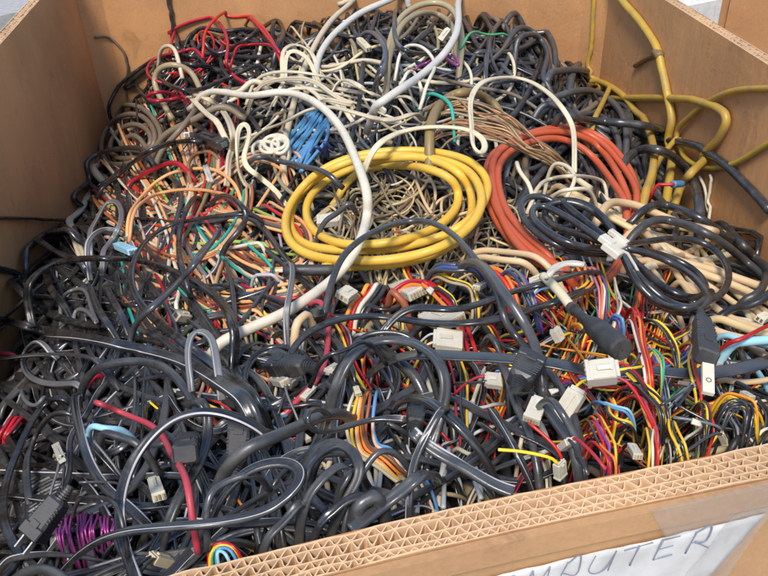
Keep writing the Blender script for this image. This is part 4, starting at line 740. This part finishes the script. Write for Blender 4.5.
# --- colourful power supply harnesses
HN = [(('red', 'red', 'pinkred', 'red'), 'c:330,240 230,290 220,330 260,380 310,440 340,520', 3.2), (('red', 'red'), 'c:310,250 350,300 365,380 385,470 430,576', 3.6), (('red', 'orangew', 'red', 'white'), 'd:120,-10 140,80 150,180 170,260 200,340 240,410', 3.4),
 (('yelloww', 'yelloww', 'yelloww'), 'd:205,220 130,215 85,250 75,320 120,370 190,420 260,490 340,590', 3.4), (('red', 'black', 'red', 'black'), 'd:20,400 90,420 160,470 210,540 240,600', 3.4), (('black', 'black', 'satin'), 'd:60,350 120,390 190,450 260,520 320,590', 3.2),
 (('yelloww', 'black', 'black'), 'd:140,20 200,80 270,140 310,200 340,250 360,320', 3.0), (('red', 'red', 'yelloww'), 'd:370,100 400,150 430,200 400,260 410,320 430,400 450,480 470,576', 3.2), (('orangew', 'yelloww'), 'd:480,455 560,470 640,500 700,520 790,500', 3.6), (('yelloww', 'orangew', 'yelloww'), 'd:500,440 590,450 680,490 768,530', 3.0),
 (('yelloww', 'red', 'orangew'), 'd:30,420 20,470 40,530 30,590', 3.2), (('sky', 'blue'), 'e:540,215 550,270 620,310 700,330 790,340', 3.4), (('yelloww', 'black'), 'e:640,230 620,300 615,360 660,385 740,385 800,350', 3.2), (('pinkred', 'red', 'orangew'), 'e:640,195 700,225 768,270 8:400,80 430,150 440,240', 3.4),
 (('yelloww', 'red', 'orangew', 'red'), 'e:520,280 570,380 610,470 660,576', 3.2), (('purple', 'red', 'black'), 'e:510,310 540,370 580,470 620,576', 3.0), (('red', 'black', 'yelloww', 'black'), '8:560,10 580,70 590,140 580,210', 3.6), (('yelloww', 'black', 'yelloww'), '8:480,70 480,130 500,180 545,225', 3.2), (('red', 'white', 'black', 'yelloww'), '8:430,100 420,160 430,230 450,260', 3.2),
 (('orangew', 'red', 'red'), '8:230,150 270,190 310,240 330,290', 3.2), (('orangew', 'yelloww', 'black'), 'c:0,390 40,440 90,460 120,440 60,380 20,350', 3.2), (('yelloww', 'orangew'), 'c:30,280 90,250 150,200 130,160', 3.4), (('blue', 'navy'), 'c:230,345 270,375 320,410', 4.2), (('white', 'khaki'), 'c:265,90 270,150 275,220 285,330 250,400 270,470', 3.0),
 (('purple', 'orangew', 'pink'), 'c:100,80 140,110 200,220 220,290', 3.0), (('green', 'white'), 'c:200,180 220,240 230,290', 2.6), (('orangew', 'orangew'), 'c:90,80 100,130 130,210', 3.2), (('teal', 'lime'), 'd:180,200 240,260 280,330', 2.6), (('black', 'black', 'slate', 'black'), 'd:520,500 600,480 680,500 700,576', 3.2), (('black', 'satin', 'black'), 'd:540,576 580,520 640,510 700,560', 3.0)]
LB = ['red harness bent in a pointed loop', 'pair of red wires dropping from the pointed loop', 'red and orange harness running steeply down', 'three yellow wires hooked out of a dark plug', 'red and black harness leaving the white block, lower', 'black wires under the yellow hooked ones', 'yellow and black wires slanting to the small black plug', 'red harness kinked beside the barrel plug',
 'orange wires under the barrel plug', 'yellow wires running to the side corner', 'yellow and red wires dropping behind the white block', 'blue wires crossing the harnesses', 'yellow wire in a round loop below the white block', 'pink red wires leaving the white block, upper', 'yellow and red harness behind the big white connectors', 'purple and red wires near the big white connectors', 'red and black harness dropping to the corrugated edge', 'yellow harness dropping to the corrugated edge', 'red and white harness dropping to the corrugated edge',
 'orange and red harness near the corrugated edge', 'orange and yellow wires looped by the ferrite cable', 'yellow wires beneath the black folded cord', 'short dark blue wires in the knot', 'white tie tail hanging in the knot', 'purple and orange wires at the top of the knot', 'green and white wires in the knot', 'short orange pair over the black folded cord', 'teal and lime wires in the knot', 'black wires curled in the low side corner', 'black wires arched in the low side corner']
for (c_, p, w), lb in zip(HN, LB): harness(lb, p, c_, w*.8, lift=.003, cap=.022, wander=.9)
harness('rainbow ribbon of orange brown and yellow wires bending through the centre', 'h:600,120 600,200 590,300 575,390 580,470 610,540 7:380,215 430,235 465,215', ['blue', 'skin', 'rust', 'orangew', 'brown', 'orangew', 'skin', 'yelloww', 'cream'], 3.5, lift=.004, cap=.03, wander=.9, gap=.9)
harness('yellow blue green and red wires arched near the front corner', 'v:128,420 125,370 150,330 190,320 230,345 270,400', ['red', 'yelloww', 'green', 'blue', 'sky'], 3.2, lift=.012, wander=.5)
harness('red wires at the foot of the shaded wall', '6:-20,180 20,150 45,110 70,80', ['red', 'red', 'red'], 4, lift=.004)
C('pink red wire end at the foot of the shaded wall', 'pinkred', 5, '3:-20,482L 20,484 60,488', lift=.004, dips='nd')
C('red cable showing through below the shaded wall', 'red', 5.5, 'k:360,560 400,490 450,450 480,440', lift=.003)
for i in range(20):
    x = 168+i*9; C('shiny magenta wire in the purple bundle behind the front cord', 'magenta', 2.8, f'6:{x-12+RNG.normal(0,7)},{486-i*2+RNG.normal(0,8)} {x-2+RNG.normal(0,7)},{445} {x+6+RNG.normal(0,7)},{400} {x+4+RNG.normal(0,7)},{358+abs(i-8)*2}', lift=.014, name='magenta_wire', cat='magenta wire', group='purple bundle', stack=False)
for i in range(14):
    C('grey ribbed strand of the flat bundle behind the plug', 'satin' if i % 3 else 'grey', 3.6, f'6:{-10+i*2},{350+i*10} {60+i*4},{300+i*9} {130+i*5},{262+i*8} {200+i*6},{232+i*6}', lift=.003, name='ribbed_strand', cat='ribbed strand', group='flat ribbed bundle', stack=False)
# --- lower left, big black cords on top
C('long black arch over the left side of the heap', 'black', 9, '3:75,350 68,310 85,265 130,228 200,206 300,202 400,206 480,226 560,262 630,305 675,355 695,410 695,480 665,515', lift=.012, prof='z', cap=.06)
C('black cord crossing from the yellow coil and turning down the left side', 'black', 7.5, '4:60,55 0,62 3:700,72 640,78 560,90 480,112 425,155 392,215 385,275 410,330 460,385 530,440 610,500 690,565 6:720,20 790,90', lift=.014, prof='z', cap=.06)
C('black cord curving down left of the cut striped one', 'black', 5.5, '3:600,-10 560,40 535,100 528,160 535,225 550,250', lift=.012, cap=.05)
C('black cord hooking round the coloured wires', 'black', 5.5, '3:600,0 660,8 730,70 690,140 640,180 f:480,520', lift=.008)
C('bluish shiny cord slanting from its cut end down the left', 'slate', 9.5, '3:648,125 600,180 550,250 480,320 415,375 375,425 360,470', lift=.014, prof='z', dips='nd', cap=.06)
C('black striped cord dropping to the lower left', 'satin', 6, '3:355,465 340,510 310,576 6:290,30 250,110 205,170 205,230 200,290 185,320', lift=.012, prof='z', stripe=1, dips='nn', cap=.05)
C('thick black cord with a squarely cut end and white stripe', 'black', 12, '3:138,420 220,430 300,446 380,464 460,480 540,505 610,545 680,590 6:720,50 764,110', lift=.014, prof='z', stripe=1, dips='nd', cap=.06)
C('grey cord making a wide level loop at the left', 'grey', 6, '3:150,437 105,442 72,470 62,515 85,555 130,572 200,574 6:260,0', lift=.008, prof='z', stripe=2)
C('bluish striped cord entering from beyond the shaded wall', 'slate', 6, '3:-40,505L 20,498 100,488 180,484 250,490 330,515', lift=.010, prof='z', stripe=2, dips='nd')
C('slate cord looped in a broad arc below the cut end', 'slate', 8, '3:200,600 250,545 320,515 400,505 470,515 540,560 580,600', lift=.006)
C('grey cord with a stripe in a narrow upright loop', 'grey', 6.5, '3:545,510 550,450 565,418 595,406 622,425 636,470 636,530', lift=.012, prof='z', stripe=1)
C('black cord running down through the lower left', 'black', 10, '6:205,-30 215,60 235,150 262,240 310,320 370,365 420,395 470,420', lift=.010, prof='z', stripe=2)
C('wide black cord bowed around the dark plug', 'satin', 11, '6:530,-20 580,25 610,90 610,170 585,250 540,320 480,385 440,425', lift=.010, prof='z')
C('dull black cord beside the lower left corner', 'black', 8, '6:190,-10 150,40 100,110 60,190 20,290 8,360 15,440 60,500', lift=.008, prof='z')
C('black cord nearly parallel in the lower left corner', 'satin', 8, '6:220,40 160,90 110,150 80,230 60,330', lift=.006, prof='z')
C('thin grey cord hooked at the lower shaded wall', 'grey', 3.5, '6:55,-20 60,30 80,72 110,80 128,45 120,0', lift=.010)
C('pink red cable slanting through the lower left', 'pinkred', 5.8, '6:262,-10 268,30 300,68 380,105 450,135 480,165 500,210 535,262 552,310 555,412', lift=.006, cap=.04)
C('pale blue cord near the white tab', 'sky', 5.5, '6:230,110 290,140 360,145 412,152', lift=.006)
C('short black cord crossing toward the striped one', 'satin', 7.5, '6:260,135 320,158 420,188 450,195', lift=.008)
C('thick black cord reaching in from the front centre', 'satin', 12, '6:600,225 650,218 720,200 7:30,185 90,160 180,120 240,80 300,20', lift=.012, cap=.05)
C('big black cord ring standing in the lower left', 'black', 9.5, '6:780,60 720,62 650,65 570,88 490,128 430,180 388,240 360,310 350,390 362,480 395,570 430,640', lift=.018, prof='z', stripe=2, cap=.07, dips='dn')
C('black cord with a thin white stripe folded along the front', 'black', 11, '6:100,540 150,510 220,482 300,458 400,440 500,432 620,422 700,408 764,392 7:50,385 110,345 152,300 162,265 140,245 100,238 40,243 -20,252 6:680,275 620,310 580,370', lift=.018, prof='z', stripe=1, cap=.065)
C('slate cord end curling at the bottom front corner', 'slate', 9, '6:40,590 80,555 130,550 180,570 210,610', lift=.01, dips='nn')
C('thin grey cord across the purple bundle', 'satin', 4, '6:180,390 230,350 300,345 350,370 340,420', lift=.010)
C('slate cord rising behind the front striped cord', 'slate', 6.5, '6:580,400 610,340 660,300 764,262 7:40,220', lift=.008)
# --- front centre
C('black cord with white stripe in a drawn out loop at front centre', 'black', 7.5, '7:460,115 400,112 330,122 250,148 195,158 165,135 160,95 185,50 230,0', lift=.014, prof='z', stripe=1, dips='nd', cap=.06)
for i, p in enumerate(['7:150,240 200,215 270,210 330,230 345,270', '7:130,330 170,250 230,190 290,180 340,215', '7:120,400 180,330 240,260 300,235 345,245', '7:230,330 280,310 300,260 270,230', '7:100,230 160,200 230,175 300,200 330,260 280,350 200,420', '7:150,440 230,400 300,340 400,330', '7:0,480 80,440 130,380 180,300']):
    C(['black cord bent in the front knot, top strand', 'black cord arched over the front knot', 'shiny cord slanting through the front knot', 'black cord tucked in the front knot', 'black cord wrapped round the front knot', 'black cord leaving the front knot low', 'black cord entering the front knot from the corner'][i], 'black' if i % 2 else 'satin', 9, p, prof='z', lift=.006)
C('slim slate cord arching down to the corrugated edge', 'slate', 6.5, '7:255,460 285,370 325,280 380,205 430,178 480,165', lift=.014)
C('thick shiny black cord coming down to the corrugated edge', 'slate', 14, '7:265,465 330,415 400,360 465,310 530,250 560,200', lift=.010, prof='z', dips='nd')
C('short thick black stub in front of the corrugated edge', 'satin', 14, '7:290,400 320,360 370,335 410,335', lift=.006)
C('thick black diagonal cord leading to the front edge', 'black', 12, '7:410,-20 480,30 560,85 620,140 670,200 720,265 770,320', lift=.010, prof='z')
C('black striped cord running down behind the shiny cut one', 'black', 7.5, '7:590,-10 565,70 530,140 490,220 470,300 460,400 450,440', lift=.012, prof='z', stripe=1, cap=.05)
C('thick shiny slate cord with a clean cut end at front centre', 'slate', 13, '7:478,152 530,200 600,240 680,288 764,330 8:30,325 60,350', lift=.022, prof='z', stripe=2, dips='nn', cap=.06)
C('black striped cord in a deep curve right of the cut one', 'black', 9, '7:672,28 680,80 710,140 764,190 e:40,310 110,420 190,510 290,600', lift=.012, prof='z', stripe=1, cap=.05)
C('thick slate cord dropping to the corrugated edge', 'slate', 10, '8:60,-20 110,80 160,150 200,210 235,290', lift=.012, cap=.05)
C('slim slate cord beside the thick one dropping to the edge', 'slate', 7, 'e:250,210 320,250 380,330 430,410 470,500 510,590', lift=.010, cap=.05)
for p in ['7:585,200 572,280 568,390', '7:650,270 665,310 680,350', '7:500,320 495,350 490,400']: C('pale grey cord poking up behind the corrugated edge', 'lgrey', 5, p, lift=.0, dips='nn', stack=False, group='pale cords behind the corrugated edge', name='pale_cable', cat='pale cord')
# ------------------------------------------------------------------ plugs, connectors, ties
def conn(label, p0, p1, width, mat='nylon', thick=.7, lift=.012, slots=3, wires=(), tilt=0., kind='wire_connector', cat='connector', ribs=True):
    p0, p1 = np.array(p0), np.array(p1); mid = (p0+p1)/2; p0, p1 = tuple(mid+(p0-mid)*.78), tuple(mid+(p1-mid)*.78); width *= 1.15 if 'broad' in label or 'plate' in label else .74; lift = lift-.006 if lift < .02 else lift
    wires = wires or [('black', 'red'), ('black', 'grey'), ('white', 'lgrey'), ('red', 'black', 'black'), ('slate', 'black', 'grey')][len(label) % 5]
    a, b = spot(*p0, lift), spot(*p1, lift); Ln = np.linalg.norm(b-a); wd = width*depth(a)[0]/F; fr = frame_at(a, b, (RNG.normal(0, .12)+tilt, RNG.normal(0, .12)-.15, 1)); th = wd*thick
    root = empty(kind, a); tag(root, label, cat); m = MB(); m.box((Ln*.5, 0, 0), (Ln, wd, th), .12)
    m.box((-Ln*.06, 0, 0), (Ln*.12, wd*.82, th*.8), .2); m.box((Ln*.93, 0, 0), (Ln*.13, wd*1.07, th*1.09), .2)
    for i in range(slots+1): m.box((Ln*.42, (i-slots/2)*wd*.92/slots, 0), (Ln*.72, wd*.05, th*1.06), .2)
    m.build('housing', mat, root, fr, a)
    m = MB(); m.box((Ln*.36, 0, th*.62), (Ln*.5, wd*.22, th*.12), .3); m.box((Ln*.14, 0, th*.56), (Ln*.08, wd*.3, th*.26), .3, ); m.build('latch', mat, root, fr, a)
    for i in range(slots):
        m = MB(); y = (i-(slots-1)/2)*wd*.9/slots; m.box((Ln*1.0, y, 0), (Ln*.06, wd*.55/slots, th*.55), .1)
        m.build('socket_hole', 'khaki' if mat == 'nylon' else 'grey', root, fr, a)
    for i, c in enumerate(wires):
        y = (i-(len(wires)-1)/2)*wd*.85/len(wires); sb = RNG.normal(0, .0035); q = [a+fr@np.array([-.0085*t, y*(1+t*.4)+sb*t*t, .0006-t*t*.0055+RNG.normal(0, .0003)]) for t in (.02, .5, 1.0, 1.5, 1.9)]
        V, Fq, mi = tube_data(catmull(np.array(q)*1000, 3)/1000, .0009); mesh_obj('wire', V, Fq, [c], root)
    return root
conn('big white block connector at the junction of strap and harnesses', pl('e', '672,146')[0], pl('e', '488,166')[0], 30, thick=.75, lift=.026, slots=4, wires=('red', 'black', 'yelloww', 'black', 'red'))
conn('large ribbed white connector, the one nearer the strap plug', pl('e', '290,280')[0], pl('e', '240,400')[0], 22, slots=5, thick=.55, lift=.016)
conn('large smooth white connector slanting next to the ribbed one', pl('e', '480,230')[0], pl('e', '360,420')[0], 26, slots=4, thick=.45, lift=.014, wires=('yelloww', 'red'))
conn('small white connector below the large smooth one', pl('e', '440,480')[0], pl('e', '390,520')[0], 15, thick=.6, lift=.016, slots=2, wires=('red', 'black'))
conn('small white connector just behind the corrugated edge', pl('8', '150,235')[0], pl('8', '155,290')[0], 17, thick=.6, lift=.010, slots=2, wires=('yelloww', 'black', 'red'))
conn('white connector below the yellow coil beside the red black ribbon', pl('a', '350,240')[0], pl('a', '290,280')[0], 20, thick=.5, lift=.010, wires=('yelloww', 'black'))
conn('broad white connector under the red harness', pl('a', '560,215')[0], pl('a', '680,260')[0], 18, thick=.4, lift=.004, slots=6)
conn('broad white plate connector in the middle', pl('b', '30,350')[0], pl('b', '180,400')[0], 24, thick=.3, lift=.008, slots=7)
conn('lower white plate connector in the middle above the strap', pl('b', '60,470')[0], pl('b', '220,490')[0], 22, thick=.3, lift=.006, slots=7)
conn('white rectangular connector between strap and grey cord', pl('e', '20,190')[0], pl('e', '110,200')[0], 22, thick=.4, lift=.012, slots=3)
conn('pale slanted connector with yellow wires under the yellow coil', pl('b', '340,190')[0], pl('b', '260,235')[0], 9, thick=.7, lift=.010, wires=('yelloww', 'black', 'khaki'))
conn('pale grey connector near the folded black cord', pl('b', '600,170')[0], pl('b', '520,205')[0], 9, thick=.7, lift=.010)
conn('white small connector with rounded cap by the colourful knot', pl('b', '640,420')[0], pl('b', '680,490')[0], 14, thick=.7, lift=.008, slots=2)
conn('white connector at the centre beside the pink cable', pl('h', '420,160')[0], pl('h', '500,110')[0], 16, thick=.5, lift=.006)
conn('yellowed connector left of the pink cable', pl('h', '220,220')[0], pl('h', '280,180')[0], 12, thick=.8, lift=.006, slots=2)
conn('small white connector in the low side corner', pl('d', '640,440')[0], pl('d', '700,475')[0], 9, thick=.6, lift=.010, slots=2, wires=('black', 'black'))
conn('white plug on the orange wires of the side corner', pl('d', '410,410')[0], pl('d', '340,400')[0], 8, thick=.7, lift=.012, slots=2)
conn('pale cream connector inside the yellow coil', pl('4', '270,85')[0], pl('4', '190,95')[0], 17, mat='nylon', thick=.6, lift=.008, slots=3, wires=('black', 'grey'))
conn('white little socket standing behind the yellow coil', pl('1', '590,85')[0], pl('1', '560,125')[0], 9, thick=.8, lift=.012, slots=2)
conn('pale blue connector in the black loops at the left', pl('3', '340,160')[0], pl('3', '400,185')[0], 12, mat='sky', thick=.6, lift=.010, slots=3)
conn('round capped cream connector among dark cords at the left', pl('3', '560,375')[0], pl('3', '515,370')[0], 12, mat='cream', thick=.9, lift=.008, slots=1)
conn('white tab connector with blue end in the lower left', pl('m', '205,200')[0], pl('m', '180,140')[0], 11, thick=.5, lift=.016, slots=2)
conn('white video plug beyond the side of the tied coil', pl('5', '768,370')[0], pl('5', '740,385')[0], 12, mat='white', thick=.7, lift=.012, slots=2)
conn('cream pin plug of the beige cord near the rear wall', pl('1', '320,115')[0], pl('1', '355,150')[0], 8, mat='cream', thick=.8, lift=.02, slots=2)
conn('white square plug tip at the end of the slanting black cord', pl('0', '575,400')[0], pl('0', '548,398')[0], 7, mat='white', thick=.9, lift=.022, slots=1)
conn('dark plug body under the white tip', pl('0', '590,400')[0], pl('0', '670,430')[0], 15, mat='slate', thick=.8, lift=.014, slots=1)
for k, (a, b, wd) in enumerate([('7:190,20', '7:150,60', 9), ('7:310,20', '7:320,45', 8), ('7:150,160', '7:175,180', 8), ('6:360,300', '6:385,330', 14), ('6:450,290', '6:470,350', 16), ('6:440,520', '6:520,540', 18), ('8:360,190', '8:385,230', 12), ('8:620,150', '8:640,190', 10), ('4:60,560', '4:110,570', 12)]):
    conn(['cream stub connector above the front knot', 'small pale connector beside the rainbow ribbon', 'little pale connector behind the front knot', 'cream speckled connector inside the big ring', 'pale connector right of the big ring', 'flat pale connector at the very front corner', 'grey connector in the harnesses near the edge', 'pale connector in the low corner tangle', 'dull pale connector near the reddish nest'][k], parse(a)[0][:2], parse(b)[0][:2], wd, mat='cream' if k % 2 else 'nylon', lift=.004, thick=.7)
def plug(label, p0, p1, width, kind='power_plug', prongs=2, lift=.018, body='mould', L2=1.):
    """moulded mains plug: ribbed strain relief, tapered body, blades pointing from p0 to p1"""
    a, b = spot(*p0, lift), spot(*p1, lift); Ln = np.linalg.norm(b-a); wd = width*depth(a)[0]/F; fr = frame_at(a, b, (.1, -.25, 1)); th = wd*.72
    root = empty(kind, a); tag(root, label, 'plug'); m = MB()
    m.box((Ln*.42, 0, 0), (Ln*.5, wd*.8, th), .28, 1.2); m.box((Ln*.74, 0, 0), (Ln*.2, wd, th*1.16), .2); m.build('body', body, root, fr, a)
    m = MB()
    for i in range(5): m.cyl((Ln*(.0+i*.042), 0, 0), wd*(.20+i*.025), Ln*.026, 12)
    m.cyl((Ln*.09, 0, 0), wd*.17, Ln*.3, 10); m.build('strain_relief', body, root, fr, a)
    m = MB()
    for i in range(5): m.box((Ln*(.30+i*.055), 0, 0), (Ln*.022, wd*(.84+i*.03), th*(1.06+i*.02)), .25)
    m.box((Ln*.62, 0, th*.6), (Ln*.10, wd*.4, th*.1), .3); m.build('grip_ribs', body, root, fr, a)
    for s in range(prongs):
        m = MB(); m.box((Ln*.94, (s-(prongs-1)/2)*wd*.5, 0), (Ln*.26, wd*.07, th*.42), .1); m.build('prong', 'metal', root, fr, a)
    return root
plug('black two pin mains plug resting in the front left corner', pl('6', '200,322')[0], pl('6', '70,490')[0], 25, lift=.030)
plug('black appliance plug standing in the lower middle', pl('6', '690,285')[0], pl('6', '710,95')[0], 24, prongs=0, lift=.022, kind='appliance_plug')
plug('square black plug at the end of the long folded cord', pl('4', '190,520')[0], pl('4', '45,515')[0], 22, prongs=1, lift=.014)
plug('black plug where the flat strap begins', pl('e', '170,230')[0], pl('e', '260,70')[0], 30, prongs=0, lift=.026)
plug('blocky black plug above the shiny cut cord', pl('7', '485,150')[0], pl('7', '490,55')[0], 20, prongs=0, lift=.024)
plug('barrel shaped black plug hanging from the tied coil', pl('d', '445,60')[0], pl('d', '480,330')[0], 19, prongs=0, lift=.022, kind='barrel_plug')
plug('dark square plug block in the lower left', pl('6', '560,165')[0], pl('6', '540,230')[0], 22, prongs=0, lift=.014)
plug('ribbed black plug below the yellow cable grip', pl('4', '205,350')[0], pl('4', '185,400')[0], 14, prongs=0, lift=.008)
# label tag on the barrel plug
a, b = spot(*pl('d', '478,310')[0], .026), spot(*pl('d', '480,450')[0], .022); fr = frame_at(a, b, (0, -.3, 1)); Ln = np.linalg.norm(b-a)
t_ = empty('paper_tag', a); tag(t_, 'white paper tag stuck to the barrel plug', 'tag'); m = MB(); m.box((Ln*.5, 0, 0), (Ln, .0062, .003), .1); m.build('tag_sheet', 'white', t_, fr, a)
m = MB(); th_ = np.linspace(0, 2*np.pi, 14); m.tube(np.array([(Ln*.6+.0013*math.cos(t), .0013*math.sin(t), .0018) for t in th_]), .00028); m.build('printed_mark', 'grey', t_, fr, a)
# ferrite / conical moulded connector in the colourful knot
a, b = spot(*pl('c', '60,330')[0], .022), spot(*pl('c', '300,530')[0], .018); fr = frame_at(a, b); Ln = np.linalg.norm(b-a)
t_ = empty('moulded_joint', a); tag(t_, 'tapered dark grey moulded joint pointing at the big white block connector', 'cable joint'); m = MB(); 
pr_ = [(0, .0004), (0, .0036), (.14, .0039), (.26, .0044), (.33, .0052), (.40, .0068), (.47, .0084), (.53, .0088), (.55, .0092), (.90, .0094), (.97, .0090), (1.0, .0080), (1.0, .0004)]; kk_ = 56; V = [(x*Ln, .8*r_*math.cos(t), .8*r_*math.sin(t)) for x, r_ in pr_ for t in np.arange(kk_)/kk_*2*np.pi]
m.add(V, [(i*kk_+j, i*kk_+(j+1) % kk_, (i+1)*kk_+(j+1) % kk_, (i+1)*kk_+j) for i in range(len(pr_)-1) for j in range(kk_)]); m.build('shell', 'mould', t_, fr, a, smooth=False)
m = MB(); m.cyl((Ln*.0, 0, 0), .0044, Ln*.06, 16); m.build('collar', 'satin', t_, fr, a)
m = MB(); m.tube(catmull(np.array([a-fr[:, 0]*.001, a-fr[:, 0]*.018+(0, 0, .004), a-fr[:, 0]*.03+(0, .006, .004), a-fr[:, 0]*.036+(0, .016, .001)])*1000, 2)/1000, .0034); m.build('cable', 'cream', t_, smooth=True)
C('white curved cable clamp ring by the orange coil', 'nylon', 7, 'b:612,180 625,140 670,112 730,108 790,120', lift=.018, name='clamp_ring', cat='clamp', prof='z', dips='nn')
# white tie on the black coil
t0 = spot(*pl('5', '315,165')[0], .026); t_ = empty('cable_tie', t0); tag(t_, 'white plastic tie gripping the glossy black coil', 'cable tie')
fr = frame_at(t0, spot(*pl('5', '345,150')[0], .026), (0, -.4, 1)); m = MB(); m.box((0, 0, .0), (.021, .012, .006), .25); m.box((-.005, .006, .002), (.010, .012, .005), .25); m.box((.010, .004, .003), (.006, .018, .004), .25); m.box((-.010, -.003, .001), (.010, .016, .006), .25); m.build('clasp', 'nylon', t_, fr, t0)
m = MB(); m.tube(np.array([t0+fr@np.array([x, y, z]) for x, y, z in [(0, -.004, 0), (.001, -.012, .001), (.002, -.022, -.004), (.001, -.034, -.010)]]), .0013); m.build('tail', 'nylon', t_)
cable(None, 'nylon', 6, '5:318,128 312,150 306,180 300,208', 'z', lift=.024, dips='nn', name='strap', parent=t_, stack=False)
# small ties and copper strand ends
for lb, a, b in [('white knot tie on the peach wires', 'f:410,125', 'f:435,200'), ('small white ring in the harness', 'e:335,250', 'e:370,240'), ('pale ring on the red harness', 'b:40,235', 'b:60,250'), ('clear tie on the harness by the corrugated edge', '8:540,120', '8:565,130'), ('white tie joining the grey white cable', '1:360,300', '1:400,330')]:
    (x0, y0, _), (x1, y1, _) = parse(a)[0], parse(b)[0]; C(lb, 'nylon', 6, [(x0, y0, ''), ((x0+x1)/2, (y0+y1)/2, ''), (x1, y1, '')], lift=.014, name='cable_tie', cat='cable tie', dips='nn', prof='z', cap=.02)
# ------------------------------------------------------------------ camera, light, world
cam = bpy.data.cameras.new('camera'); co = bpy.data.objects.new('camera', cam); col.objects.link(co)
from mathutils import Matrix, Vector
Mc = Matrix.Identity(4)
for i, v in enumerate((R@np.array([1, 0, 0.]), R@np.array([0, -1, 0.]), R@np.array([0, 0, -1.]))):
    for j in range(3): Mc[j][i] = v[j]
Mc[0][3], Mc[1][3], Mc[2][3] = 0, 0, CAMH
co.matrix_world = Mc; cam.sensor_width = 36; cam.lens = F/768*36; cam.clip_start = .01; cam.clip_end = 200
bpy.context.scene.camera = co
SUN_EL, SUN_AZ = math.radians(56), math.radians(202)     # azimuth clockwise from +Y
w = bpy.data.worlds.new('World'); bpy.context.scene.world = w; w.use_nodes = True; nt = w.node_tree
sky = nt.nodes.new('ShaderNodeTexSky'); sky.sky_type = 'NISHITA'; sky.sun_disc = False; sky.sun_elevation = SUN_EL; sky.sun_rotation = SUN_AZ
nt.links.new(sky.outputs[0], nt.nodes['Background'].inputs[0]); nt.nodes['Background'].inputs[1].default_value = .13
sl = bpy.data.lights.new('sun', 'SUN'); sl.energy = 2.3; sl.angle = math.radians(14); sl.color = (1, .93, .84); so = bpy.data.objects.new('sun', sl); col.objects.link(so)
d = Vector((math.sin(SUN_AZ)*math.cos(SUN_EL), math.cos(SUN_AZ)*math.cos(SUN_EL), math.sin(SUN_EL))); so.rotation_euler = d.to_track_quat('Z', 'Y').to_euler(); so.location = (0, 0, 3)
sc = bpy.context.scene; sc.view_settings.view_transform = 'Standard'; sc.view_settings.look = 'None'; sc.view_settings.exposure = .76; sc.view_settings.gamma = 1
sc.cycles.use_denoising = True; sc.cycles.max_bounces = 6
for o_ in bpy.data.objects:
    for k_ in ('_o', '_r'):
        if k_ in o_: del o_[k_]
